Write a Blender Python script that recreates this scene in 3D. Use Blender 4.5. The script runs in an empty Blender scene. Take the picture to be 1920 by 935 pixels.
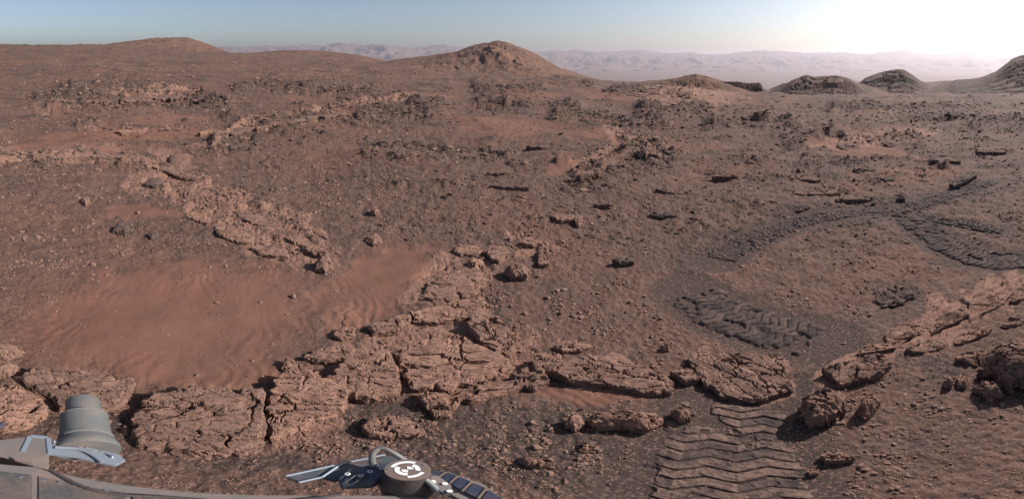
import bpy, bmesh, math, random
import numpy as np
from mathutils import Vector, Matrix

R = math.radians
# ------------------------------------------------------------------ camera, sky, sun, exposure
K, PX0, PY0, CAMZ = 13.5, 960.0, 110.0, 2.0      # pixels per degree, pixel of the forward direction, eye height
sc = bpy.context.scene
cd = bpy.data.cameras.new('camera')
cd.type = 'PANO'
cd.panorama_type = 'EQUIRECTANGULAR'
cd.longitude_min, cd.longitude_max = -R(960/K), R(960/K)
cd.latitude_min, cd.latitude_max = -R((935-PY0)/K), R(PY0/K)
cd.clip_start, cd.clip_end = 0.02, 40000
cam = bpy.data.objects.new('camera', cd)
cam.location = (0, 0, CAMZ)
cam.rotation_euler = (R(90), 0, 0)
sc.collection.objects.link(cam)
sc.camera = cam

SUN_AZ, SUN_EL = 80.0, 37.0
w = bpy.data.worlds.new('World'); sc.world = w; w.use_nodes = True
nt = w.node_tree
sky = nt.nodes.new('ShaderNodeTexSky'); sky.sky_type = 'NISHITA'; sky.sun_disc = False
sky.sun_elevation = R(SUN_EL); sky.sun_rotation = R(SUN_AZ)
sky.air_density = 0.85; sky.dust_density = 1.7; sky.ozone_density = 0.5; sky.altitude = 0
bg = nt.nodes['Background']; bg.inputs['Strength'].default_value = 0.088
nt.links.new(sky.outputs[0], bg.inputs[0])
sd = bpy.data.lights.new('sun', 'SUN'); sd.energy = 5.0; sd.angle = R(0.5); sd.color = (1.0, 0.97, 0.93)
sun = bpy.data.objects.new('sun', sd); sc.collection.objects.link(sun)
sdir = Vector((math.sin(R(SUN_AZ))*math.cos(R(SUN_EL)), math.cos(R(SUN_AZ))*math.cos(R(SUN_EL)), math.sin(R(SUN_EL))))
sun.rotation_euler = sdir.to_track_quat('Z', 'Y').to_euler()
vs = sc.view_settings
vs.view_transform = 'Standard'; vs.look = 'None'; vs.exposure = 0.55; vs.gamma = 1.0; vs.use_curve_mapping = False
sc.cycles.use_denoising = True; sc.cycles.denoising_input_passes = 'RGB_ALBEDO_NORMAL'; sc.cycles.denoising_prefilter = 'NONE'
sc.cycles.max_bounces = 4; sc.cycles.diffuse_bounces = 2; sc.cycles.volume_bounces = 0
HAZE_DENSITY = 1.7e-4

# ------------------------------------------------------------------ noise (numpy)
def _h(ix, iy, seed):
    n = (ix.astype(np.int64)*374761393 + iy.astype(np.int64)*668265263 + seed*974634777) & 0xffffffff
    n = ((n ^ (n >> 13)) * 1274126177) & 0xffffffff
    return (n ^ (n >> 16)) & 0xffffffff
def rnd2(ix, iy, seed): return _h(ix, iy, seed).astype(np.float64)/4294967295.0
_GA = np.linspace(0, 2*np.pi, 256, endpoint=False); _GC, _GS = np.cos(_GA), np.sin(_GA)
def perlin(x, y, seed=0):
    ix, iy = np.floor(x), np.floor(y); fx, fy = x-ix, y-iy
    u, v = fx*fx*fx*(fx*(fx*6-15)+10), fy*fy*fy*(fy*(fy*6-15)+10)
    def g(a, b):
        k = _h(ix+a, iy+b, seed) & 255
        return _GC[k]*(fx-a) + _GS[k]*(fy-b)
    a = g(0, 0); b = g(1, 0); c = g(0, 1); d = g(1, 1)
    return 1.4*((a+(b-a)*u) + ((c+(d-c)*u) - (a+(b-a)*u))*v)
def fbm(x, y, o=4, seed=0, gain=0.5):
    s = np.zeros_like(x); a = 1.0
    for i in range(o):
        s += a*perlin(x+i*17.3, y-i*9.1, seed+i*31); x = x*2.03; y = y*2.03; a *= gain
    return s
def ridged(x, y, o=4, seed=0):
    s = np.zeros_like(x); a = 1.0
    for i in range(o):
        s += a*(1-2*np.abs(perlin(x+i*13.3, y-i*7.1, seed+i*29))); x = x*2.1; y = y*2.1; a *= 0.5
    return s
def worley(x, y, seed=0, jit=0.9):
    ix, iy = np.floor(x), np.floor(y)
    f1 = np.full_like(x, 9.0); f2 = np.full_like(x, 9.0); cid = np.zeros_like(x)
    for a in (-1, 0, 1):
        for b in (-1, 0, 1):
            cx, cy = ix+a, iy+b
            px = cx+.5+jit*(rnd2(cx, cy, seed)-.5); py = cy+.5+jit*(rnd2(cx, cy, seed+1)-.5)
            d = np.hypot(px-x, py-y); m = d < f1
            f2 = np.where(m, f1, np.minimum(f2, d)); cid = np.where(m, rnd2(cx, cy, seed+2), cid); f1 = np.minimum(f1, d)
    return f1, f2, cid
def worley_o(x, y, seed=0, jit=0.9):
    """as worley, with the offset from the cell's point and two more random numbers of the cell"""
    ix, iy = np.floor(x), np.floor(y)
    f1 = np.full_like(x, 9.0); f2 = np.full_like(x, 9.0); bx = np.zeros_like(x); by = np.zeros_like(x); ox = np.zeros_like(x); oy = np.zeros_like(x)
    for a in (-1, 0, 1):
        for b in (-1, 0, 1):
            cx, cy = ix+a, iy+b
            dx = x-(cx+.5+jit*(rnd2(cx, cy, seed)-.5)); dy = y-(cy+.5+jit*(rnd2(cx, cy, seed+1)-.5))
            d = np.abs(dx)+np.abs(dy)*.8+.35*np.maximum(np.abs(dx), np.abs(dy)); m = d < f1
            f2 = np.where(m, f1, np.minimum(f2, d)); f1 = np.minimum(f1, d)
            bx = np.where(m, cx, bx); by = np.where(m, cy, by); ox = np.where(m, dx, ox); oy = np.where(m, dy, oy)
    return f2-f1, ox, oy, rnd2(bx, by, seed+2), rnd2(bx, by, seed+3), rnd2(bx, by, seed+4)
def plates(x, y, ang, lam, asp, seed=0, tilt=1.0, wrp=.35):
    """broken plates: each with a height and a tilt of its own; second result is the crevice between them"""
    c, s = math.cos(ang), math.sin(ang); a, b = (x*c+y*s)/lam, (-x*s+y*c)/(lam*asp)
    a = a+wrp*perlin(a*.8, b*1.6, seed+11)+.5*wrp*perlin(a*2.2, b*3.2, seed+13); b = b+wrp*.6*perlin(a*.8+9, b*1.6, seed+12)
    e, ox, oy, c1, c2, c3 = worley_o(a, b, seed)
    return (c1-.5)+tilt*(ox*(c2*1.1-.1)+oy*(c3-.5)*.6), 1-sstep(.01, .085, e)
def sstep(a, b, x):
    t = np.clip((x-a)/(b-a), 0, 1); return t*t*(3-2*t)
def terrace(n, steps, sharp=0.8):
    a = n*steps; f = np.floor(a); return (f + sstep(sharp, 1.0, a-f))/steps
def flakes(x, y, ang, lam, seed=0):
    """overlapping eroded layers: gentle rise, sharp drop, broken up along the strike"""
    c, s = math.cos(ang), math.sin(ang)
    a, b = x*c+y*s, -x*s+y*c
    wv = 1.5*fbm(a/(lam*3), b/(lam*9), 3, seed)
    ph = a/lam + wv*1.6
    f = ph-np.floor(ph)
    saw = np.where(f < .86, f/.86, (1-f)/.14)
    am = sstep(-.25, .45, perlin(b/(lam*3.5)+np.floor(ph)*7.7, np.floor(ph)*3.3+.5, seed+5))
    return saw*am

# ------------------------------------------------------------------ the lie of the land
_SP = np.array([-400, 0, 180, 440, 600, 720, 900, 1075, 1200, 1420, 1500, 1700, 1920, 2300], float)
_SY = np.array([92, 86, 86, 102, 111, 118, 133, 146, 157, 171, 178, 177, 172, 172], float)
def slope_of(az):
    e = np.radians((PY0 - np.interp(PX0+np.degrees(az)*K, _SP, _SY))/K)
    return (CAMZ + 300*np.tan(e))*325/90000
def macro(az, r): return slope_of(az)*r*r/(r+25)
def ground_r(px, py, dz=0.0):
    """distance at which the smooth ground (raised by dz) is met in the direction of a pixel of the photograph"""
    az = np.radians((np.asarray(px, float)-PX0)/K); te = np.tan(np.radians((PY0-np.asarray(py, float))/K))
    lo, hi = np.full_like(az, .2), np.full_like(az, 400.0)
    for _ in range(50):
        m = (lo+hi)/2; below = (macro(az, m)+dz-CAMZ)/m < te
        lo = np.where(below, m, lo); hi = np.where(below, hi, m)
    return az, (lo+hi)/2
def P(px, py, dz=0.0):
    az, r = ground_r(px, py, dz); return r*np.sin(az), r*np.cos(az)

def polyline_d(px, py, pts, ys=1.0):
    """distance to a polyline, and how far below it (towards the viewer) the point lies"""
    best = np.full_like(px, 1e9); side = np.zeros_like(px)
    for (x0, y0), (x1, y1) in zip(pts[:-1], pts[1:]):
        dx, dy = x1-x0, (y1-y0)*ys
        t = np.clip(((px-x0)*dx + (py-y0)*ys*dy)/(dx*dx+dy*dy+1e-9), 0, 1)
        ex, ey = px-(x0+t*dx), (py-y0)*ys-t*dy
        d = np.hypot(ex, ey); m = d < best
        best = np.where(m, d, best); side = np.where(m, ey, side)
    return best, side
def blob(px, py, cx, cy, rx, ry, rot=0):
    c, s = math.cos(R(rot)), math.sin(R(rot))
    a, b = (px-cx)*c+(py-cy)*s, -(px-cx)*s+(py-cy)*c
    return (a/rx)**2 + (b/ry)**2

# scarps and rubble ridges: points (traced on the ground), height m, half width (px) front / back, rubble strength
RIDGES = [
 ([(70,186),(180,191),(250,184),(335,181),(430,197)], .55, 13, 10, 1.0),
 ([(120,168),(230,158),(330,166)], .45, 15, 10, .8),
 ([(440,166),(510,153),(590,166)], .5, 12, 9, .7),
 ([(540,165),(640,170),(700,176)], .4, 10, 8, .7),
 ([(150,236),(260,243),(330,240),(395,246)], .16, 7, 8, .6),
 ([(400,268),(450,244),(530,228),(620,216),(720,207),(825,197)], .38, 15, 16, 1.0),
 ([(-60,300),(60,292),(150,288),(300,305)], .14, 16, 14, .9),
 ([(380,350),(430,372),(520,410),(610,465)], .13, 30, 26, .35),
 ([(640,186),(700,180),(760,186)], .4, 9, 8, .6),
 ([(890,168),(950,173),(1015,167)], .6, 8, 8, .9),
 ([(890,155),(930,158)], .5, 7, 7, .5),
 ([(1020,148),(1080,150),(1110,160)], .7, 8, 8, .5),
 ([(1090,334),(1130,312),(1185,283),(1240,285)], .22, 16, 13, 1.0),
 ([(1040,215),(1120,217),(1190,228),(1250,222)], .35, 9, 8, .8),
 ([(830,288),(880,284),(960,292)], .10, 9, 8, .7),
 ([(700,278),(770,268),(850,288)], .12, 12, 9, .7),
 ([(900,190),(1000,200),(1090,202)], .35, 8, 9, .6),
 ([(1200,200),(1260,205),(1320,200)], .5, 9, 9, .8),
 ([(1150,172),(1190,168),(1240,173),(1300,181)], .8, 9, 8, .9),
 ([(1480,270),(1560,258),(1640,262),(1720,250)], .2, 9, 9, .5),
 ([(1500,300),(1620,305),(1760,290)], .14, 9, 8, .4),
 ([(1330,235),(1430,230),(1500,240)], .25, 9, 9, .6),
 ([(1560,200),(1700,205),(1850,200)], .4, 9, 9, .7),
 ([(1700,225),(1800,220),(1920,230)], .3, 9, 9, .6),
 ([(770,600),(830,560),(900,505)], .05, 40, 26, .2),
]
# patches: cx, cy, rx, ry, rotation (px): pale bedrock / orange sand / dark sand / gravel
BED = [(150,292,190,22,3),(330,318,60,34,40),(440,405,150,40,27),(520,440,120,48,25),(300,340,70,26,0),(640,590,40,26,0),
       (840,545,85,60,-35),(840,670,230,75,0),(560,770,90,60,0),(370,790,140,70,0),(130,735,140,40,0),(1160,700,110,36,10),
       (1385,700,105,45,5),(1600,695,80,26,-15),(1180,265,70,14,30),(1130,300,60,22,-30),(1800,590,170,40,-30),
       (300,180,130,14,0),(1640,262,120,14,-8),(430,250,90,14,-20),(640,205,160,9,-7),(1000,455,60,14,0),(1300,180,120,22,0)]
SAND = [(330,600,300,125,-5),(380,690,210,50,0),(700,530,150,62,-25),(250,252,210,13,-2),(100,272,120,8,4),(320,225,90,9,0),(950,236,120,20,0),
        (1080,245,90,12,8),(600,188,90,6,0),(1620,282,120,12,5),(1560,270,60,9,0),(1700,246,70,8,0),(620,225,70,8,-12),(800,182,100,7,0),
        (980,180,120,6,0),(1130,735,140,18,0),(1160,185,120,9,10),
        (1050,318,60,8,-8),(260,400,80,14,5),(1700,160,60,5,0)]
DARK = [(690,775,130,40,0),(470,862,190,24,5),(930,580,16,50,-12),(900,830,240,80,0),(1520,715,40,40,60),(1010,720,60,14,0),
        (1060,840,170,90,0),(1330,480,60,30,0),(1370,840,150,110,0),(1600,400,330,22,-10),(1830,485,110,28,0),(1400,605,140,34,12),(1690,550,50,28,0),
        (1290,520,26,60,-10),(150,790,120,40,0),(1780,700,70,26,20),(1500,790,60,30,0)]
GRAVEL = [(1100,600,260,110,20),(1600,850,220,100,0),(950,840,330,80,0),(1560,520,200,90,0),(120,480,180,90,0),(1000,400,330,80,0),(1700,760,200,60,0),
          (650,350,180,60,0),(1500,240,420,55,0),(130,800,110,30,0),(620,840,100,40,0)]
def patch(px, py, lst, nz):
    m = np.zeros_like(px)
    for cx, cy, rx, ry, rot in lst:
        m = np.maximum(m, 1-sstep(.25, 1.35, blob(px, py, cx, cy, rx, ry, rot)+nz))
    return m

# wheel tracks: centre line (traced on the ground), width m, sink m
TRACKS = [
 ([(1352,1010),(1354,930),(1360,850),(1370,770),(1378,745)], .60, .030, 0),
 ([(1290,545),(1335,578),(1400,604),(1470,622),(1545,640)], .52, .028, 1),
 ([(1345,490),(1372,468),(1420,445),(1480,425),(1550,406),(1620,397),(1690,388),(1760,368),(1865,336)], .42, .028, 3),
 ([(1690,396),(1735,430),(1775,460),(1825,480),(1890,490),(1960,486)], .46, .028, 4),
 ([(1705,394),(1760,412),(1830,424),(1890,436)], .26, .014, 5),
]
def smooth_line(pts, dz=0.0, step=.02):
    x, y = P([p[0] for p in pts], [p[1] for p in pts])
    t = np.r_[0, np.cumsum(np.hypot(np.diff(x), np.diff(y)))]
    tt = np.linspace(0, t[-1], max(4, int(t[-1]/step)))
    xx, yy = np.interp(tt, t, x), np.interp(tt, t, y)
    for _ in range(60):
        xx[1:-1] = (xx[:-2]+2*xx[1:-1]+xx[2:])/4; yy[1:-1] = (yy[:-2]+2*yy[1:-1]+yy[2:])/4
    return xx, yy, tt
TRACK_LINES = [smooth_line(t[0]) for t in TRACKS]

def track_dist(x, y):
    """0..1: how far inside any wheel track a ground point lies"""
    m = np.zeros_like(x)
    for (lx, ly, lt), (pts, wd, sink, k) in zip(TRACK_LINES, TRACKS):
        sel = np.where((x > lx.min()-.5) & (x < lx.max()+.5) & (y > ly.min()-.5) & (y < ly.max()+.5))[0]
        if not len(sel): continue
        sx, sy = x[sel], y[sel]; d = np.full(len(sel), 9.0)
        for i in range(0, len(lx), 4): d = np.minimum(d, np.hypot(sx-lx[i], sy-ly[i]))
        m[sel] = np.maximum(m[sel], 1-sstep(wd*.44, wd*.80, d))
    return m

def land(az, r):
    """height of the ground and its material masks"""
    x, y = r*np.sin(az), r*np.cos(az)
    z = macro(az, r)
    px = PX0+np.degrees(az)*K
    py = PY0-np.degrees(np.arctan2(z-CAMZ, r))*K
    wob = np.clip((py-PY0)/400, .05, 1)
    lr = np.log(r+.6)
    wx = px + 34*wob*fbm(az/.12, lr/.16, 4, 3)
    wy = py + 20*wob*fbm(az/.12, lr/.16, 4, 4)
    nz = .55*fbm(az/.05, lr/.08, 4, 9)
    far, mid = sstep(25, 90, r), sstep(2.5, 8, r)
    bed = patch(wx, wy, BED, nz); snd = patch(wx, wy, SAND, .5*nz); drk = patch(wx, wy, DARK, nz); grv = patch(wx, wy, GRAVEL, nz)
    rub = np.zeros_like(x)
    for pts, hh, wf, wb, rs in RIDGES:
        d, side = polyline_d(wx, wy, pts)
        g = np.exp(-(d/np.where(side > 0, wf*.55, wb))**2)
        z = z + .42*hh*g*(.8+.35*fbm(az/.04, lr/.05, 3, 77))
        rub = np.maximum(rub, rs*np.exp(-(d/np.where(side > 0, wf*1.5, wb*.8))**2))
    # swells
    z = z + mid*(.09*fbm(x/2.2, y/2.2, 3, 21) + .085*np.minimum(r, 60)/12*fbm(x/7, y/7, 3, 22)) + far*(1.1*fbm(x/38, y/38, 4, 23)*np.clip(r/200, .2, 1.2))
    rocky = np.clip(np.maximum(rub, .0)+.5*sstep(.15, .6, fbm(az/.13, lr/.10, 4, 41))*mid, 0, 1)*(1-snd*.8)
    trk = track_dist(x, y)
    up = 1-sstep(300, 420, py)
    bed = np.clip(bed*(1-.35*sstep(12, 30, r)) + .30*up*sstep(.15, .7, fbm(az/.12, lr/.05, 4, 43)), 0, 1)
    drk = np.clip(drk + .75*up*sstep(.12, .6, fbm(az/.14, lr/.055, 4, 44)), 0, 1)
    snd = np.clip(snd*(1-.35*sstep(8, 14, r)) + .35*up*sstep(.2, .7, fbm(az/.16, lr/.06, 3, 45)), 0, 1)
    bedm = bed*(1-.75*snd)*(1-trk)
    # broken, layered bedrock and rubble: plates of several sizes, each where the viewer is near enough to tell it apart
    ang = R(78)
    def add(wt, fn):
        wt = wt*(1-.9*trk); sel = np.where(wt > .02)[0]; z[sel] = z[sel]+wt[sel]*fn(x[sel], y[sel])
    def pl(an, lam, asp, am, cr, seed):
        def fn(a, b):
            h_, c_ = plates(a, b, an, lam, asp, seed); return am*h_-cr*c_
        return fn
    near = 1-sstep(5, 9, r)
    add(bedm*near, pl(ang, .045, 3.2, .016, .010, 510)); add(bedm*near, pl(ang+.2, .13, 2.6, .030, .018, 520))
    add(np.clip(bedm+.7*rocky+.22*(1-snd)*(1-trk), 0, 1)*sstep(2, 5, r)*(1-sstep(14, 25, r)), pl(ang+.3, .24, 3.2, .050, .03, 530))
    add(np.clip(.6*bedm+rocky+.12*(1-snd), 0, 1)*sstep(6, 13, r)*(1-sstep(50, 90, r)), pl(R(95), .7, 2.6, .14, .04, 540))
    add(np.clip(.4*bedm+rocky+.22*(1-snd), 0, 1)*sstep(18, 45, r), pl(R(95), 2.2, 2.6, .33, .08, 550))
    add(np.clip(.3+rocky, 0, 1)*sstep(70, 140, r), pl(R(95), 9, 2.6, 1.0, .2, 560))
    # ledges: gentle rise away from the viewer, sharp drop towards him
    add(np.clip(.35*(1-snd)+rocky, 0, 1)*sstep(5, 12, r)*(1-sstep(60, 120, r)), lambda a, b: .10*flakes(a, b, R(92), 1.5, 53))
    add(np.clip(.45*(1-snd)+rocky, 0, 1)*sstep(20, 60, r), lambda a, b: .38*flakes(a, b, R(92), 7.0, 54))
    # stones standing in the rubble
    for s_, am, lo, hi, sd_ in ((.16, .045, 3, 14, 70), (.42, .11, 6, 30, 73), (1.1, .24, 15, 80, 76)):
        def dome(a, b):
            a1, a2, ac = worley(a/s_, b/s_, sd_); return am*np.clip(a2-a1, 0, .3)/.3*(ac > .55)*(ac-.35)*1.6
        add(np.clip(rocky*1.1+.08*(1-snd), 0, 1)*sstep(lo*.4, lo, r)*(1-sstep(hi, hi*1.5, r)), dome)
    # gravel grain and sand ripples
    z = z + (1-snd)*(1-bedm)*(1-.8*trk)*(.008*fbm(x/.05, y/.05, 3, 81) + .020*sstep(2, 5, r)*fbm(x/.16, y/.16, 4, 82))
    rip = np.sin((x*.8+y*.6)/.0135 + 9*fbm(x/.5, y/.5, 3, 85))
    z = z + snd*sstep(-.05, .6, fbm(x/.8, y/.8, 2, 86)+.10)*.0020*rip*(1-sstep(4, 6, r)) + snd*.030*fbm(x/.9, y/.9, 3, 87)*(1-sstep(10, 30, r))
    z = z - .010*trk
    z = z - sstep(380, 440, r)*60
    return z, bed, snd, np.clip(np.maximum(np.maximum(drk, .85*rub), .95*trk), 0, 1), grv, rocky, trk, rub

azs = np.r_[np.arange(-180, -80, 5.0), np.arange(-80, -74, .5), np.arange(-74, 74, .150), np.arange(74, 80, .5), np.arange(80, 180, 5.0)]
dep = np.arange(66.0, 5.0, -.1385)
rs = np.r_[.3, .6, CAMZ/np.tan(np.radians(dep))]
rs = np.r_[rs, np.geomspace(rs[-1]*1.012, 450, 185)]
AZ, RR = np.meshgrid(np.radians(azs), rs, indexing='ij')
_o = land(AZ.ravel(), RR.ravel())
GZ, GBED, GSND, GDRK, GGRV, GROC, GTRK, GRUB = [a.reshape(AZ.shape) for a in _o]
_aI, _rI = np.arange(len(azs)), np.arange(len(rs))
def gsample(arr, x, y):
    az = np.degrees(np.arctan2(x, y)); r = np.hypot(x, y)
    a = np.interp(az, azs, _aI); b = np.interp(r, rs, _rI)
    i = np.clip(a.astype(int), 0, len(azs)-2); j = np.clip(b.astype(int), 0, len(rs)-2); u, v = a-i, b-j
    return arr[i, j]*(1-u)*(1-v)+arr[i+1, j]*u*(1-v)+arr[i, j+1]*(1-u)*v+arr[i+1, j+1]*u*v
def gz(x, y): return float(gsample(GZ, np.array([x], float), np.array([y], float))[0])

# ------------------------------------------------------------------ mesh helpers
def mesh_np(name, v, q, smooth=True):
    me = bpy.data.meshes.new(name)
    v = np.asarray(v, np.float32); q = np.asarray(q, np.int32); n = q.shape[1]
    me.vertices.add(len(v)); me.vertices.foreach_set('co', v.ravel())
    me.loops.add(q.size); me.loops.foreach_set('vertex_index', q.ravel())
    me.polygons.add(len(q)); me.polygons.foreach_set('loop_start', np.arange(0, q.size, n, dtype=np.int32))
    me.polygons.foreach_set('loop_total', np.full(len(q), n, np.int32))
    me.polygons.foreach_set('use_smooth', np.full(len(q), smooth))
    me.update(calc_edges=True); return me
def grid_quads(n, m, wrap=False):
    i = np.arange(n if wrap else n-1)[:, None]; j = np.arange(m-1)[None]
    i2 = (i+1) % n
    return np.stack([i*m+j, i2*m+j, i2*m+j+1, i*m+j+1], -1).reshape(-1, 4)
def link(name, me, mat=None, parent=None, loc=None):
    o = bpy.data.objects.new(name, me); sc.collection.objects.link(o)
    if mat and me is not None: me.materials.clear(); me.materials.append(mat)
    if loc is not None: o.location = loc
    if parent: o.parent = parent
    return o
def tag(o, label=None, cat=None, group=None, kind=None):
    for k_, v_ in (('label', label), ('category', cat), ('group', group), ('kind', kind)):
        if v_: o[k_] = v_
    return o

# ------------------------------------------------------------------ materials
class NT:
    def __init__(s, name, rough=.95, spec=.15):
        s.m = bpy.data.materials.new(name); s.m.use_nodes = True; s.t = s.m.node_tree; s.b = s.t.nodes['Principled BSDF']
        s.b.inputs['Roughness'].default_value = rough; s.b.inputs['Specular IOR Level'].default_value = spec
        s.pos = s.t.nodes.new('ShaderNodeNewGeometry').outputs['Position']
    def n(s, typ, **kw):
        nd = s.t.nodes.new(typ)
        for k_, v_ in kw.items():
            if k_.startswith('i_'):
                nd.inputs[int(k_[2:]) if k_[2:].isdigit() else k_[2:].replace('_', ' ')].default_value = v_
            else: setattr(nd, k_, v_)
        return nd
    def l(s, a, b): s.t.links.new(a, b)
    def noise(s, scale, detail=4, rough=.55, vec=None):
        nd = s.n('ShaderNodeTexNoise'); nd.inputs['Scale'].default_value = scale; nd.inputs['Detail'].default_value = detail
        nd.inputs['Roughness'].default_value = rough; s.l(vec or s.pos, nd.inputs['Vector']); return nd.outputs[0]
    def voro(s, scale, vec=None, out='Distance', feat='F1'):
        nd = s.n('ShaderNodeTexVoronoi'); nd.feature = feat; nd.inputs['Scale'].default_value = scale; s.l(vec or s.pos, nd.inputs['Vector']); return nd.outputs[out]
    def ramp(s, v, lo, hi):
        nd = s.n('ShaderNodeMapRange'); nd.inputs[1].default_value = lo; nd.inputs[2].default_value = hi; nd.clamp = True
        s.l(v, nd.inputs[0]); return nd.outputs[0]
    def mix(s, f, a, b, mode='MIX'):
        nd = s.n('ShaderNodeMix'); nd.data_type = 'RGBA'; nd.blend_type = mode
        for val, k_ in ((f, 0), (a, 6), (b, 7)):
            if hasattr(val, 'is_linked'): s.l(val, nd.inputs[k_])
            elif k_ == 0: nd.inputs[0].default_value = val
            else: nd.inputs[k_].default_value = (*val, 1)
        return nd.outputs[2]
    def math(s, op, a, b=None):
        nd = s.n('ShaderNodeMath'); nd.operation = op
        for val, k_ in ((a, 0), (b, 1)):
            if val is None: continue
            if hasattr(val, 'is_linked'): s.l(val, nd.inputs[k_])
            else: nd.inputs[k_].default_value = val
        return nd.outputs[0]
    def attr(s, name):
        nd = s.n('ShaderNodeAttribute'); nd.attribute_name = name; return nd
    def bump(s, h, strength=.5, dist=.01, prev=None):
        nd = s.n('ShaderNodeBump'); nd.inputs['Strength'].default_value = strength; nd.inputs['Distance'].default_value = dist
        s.l(h, nd.inputs['Height'])
        if prev: s.l(prev, nd.inputs['Normal'])
        return nd.outputs[0]
    def done(s, col, nrm=None, gain=None):
        if gain: col = s.mix(1.0, col, gain, 'MULTIPLY')
        if hasattr(col, 'is_linked'): s.l(col, s.b.inputs['Base Color'])
        else: s.b.inputs['Base Color'].default_value = (*col, 1)
        if nrm: s.l(nrm, s.b.inputs['Normal'])
        return s.m

SOIL, SOIL2 = (.090, .057, .047), (.146, .093, .073)
ORANGE, ORANGE2 = (.205, .100, .068), (.228, .116, .082)
DARKS = (.043, .036, .034)
ROCK, ROCK2, ROCKG = (.265, .152, .110), (.36, .214, .155), (.12, .087, .076)

def mat_ground():
    s = NT('ground_soil')
    a = s.attr('mask'); sep = s.n('ShaderNodeSeparateColor'); s.l(a.outputs['Color'], sep.inputs[0])
    bed, sand, dark = sep.outputs[0], sep.outputs[1], sep.outputs[2]
    nl, nm, nf = s.noise(.35, 6), s.noise(4.5, 6, .65), s.noise(38, 5, .7)
    col = s.mix(s.ramp(nm, .35, .65), SOIL, SOIL2)
    col = s.mix(s.math('MULTIPLY', s.ramp(nl, .5, .68), .55), col, ORANGE)
    nb = s.noise(.06, 5, .6)
    col = s.mix(s.math('MULTIPLY', s.ramp(nb, .50, .66), .55), col, (.19, .113, .082))
    col = s.mix(s.math('MULTIPLY', s.ramp(s.noise(.9, 6, .65), .52, .66), .5), col, (.080, .060, .056))
    stone = s.voro(110, out='Color'); st = s.n('ShaderNodeSeparateColor'); s.l(stone, st.inputs[0])
    grain = s.ramp(st.outputs[0], .72, .95)
    dk = s.math('MULTIPLY', s.ramp(s.math('ADD', dark, s.math('MULTIPLY', s.math('SUBTRACT', nm, .5), .9)), .3, .75), .85)
    col = s.mix(dk, col, s.mix(s.ramp(nf, .3, .7), DARKS, (.072, .053, .045)))
    rk = s.ramp(s.math('ADD', bed, s.math('MULTIPLY', s.math('SUBTRACT', nf, .5), .8)), .25, .6)
    rc = s.mix(s.ramp(nm, .3, .7), (.22, .128, .094), (.30, .178, .132)); rc = s.mix(s.math('MULTIPLY', s.ramp(nf, .5, .7), .5), rc, ROCKG)
    col = s.mix(rk, col, rc)
    sd_ = s.ramp(s.math('ADD', sand, s.math('MULTIPLY', s.math('SUBTRACT', nm, .5), 1.3)), .2, .85)
    col = s.mix(s.math('MULTIPLY', sd_, .68), col, s.mix(s.ramp(nm, .35, .7), ORANGE, ORANGE2))
    notsand = s.math('SUBTRACT', 1.0, s.math('MULTIPLY', sd_, .9))
    col = s.mix(s.math('MULTIPLY', grain, s.math('MULTIPLY', notsand, .55)), col, (.27, .165, .125))
    col = s.mix(s.math('MULTIPLY', s.ramp(st.outputs[1], .75, .95), s.math('MULTIPLY', notsand, .4)), col, (.05, .037, .034))
    hgt = s.math('MULTIPLY', s.math('ADD', s.math('MULTIPLY', st.outputs[0], .6), s.math('MULTIPLY', nf, 1.0)), notsand)
    b1 = s.bump(hgt, .55, .012)
    wv = s.n('ShaderNodeTexWave'); wv.wave_type = 'BANDS'; wv.bands_direction = 'DIAGONAL'; wv.wave_profile = 'SAW'
    wv.inputs['Scale'].default_value = 3.4; wv.inputs['Distortion'].default_value = 7.0; wv.inputs['Detail'].default_value = 3.0; wv.inputs['Detail Scale'].default_value = 1.2; s.l(s.pos, wv.inputs['Vector'])
    b1 = s.bump(s.math('MULTIPLY', wv.outputs[1], s.math('MULTIPLY', sd_, s.ramp(nm, .38, .6))), .55, .012, b1)
    b2 = s.bump(s.noise(160, 3, .7), .35, .005, b1)
    return s.done(col, b2, (.78, .72, .70))

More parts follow.
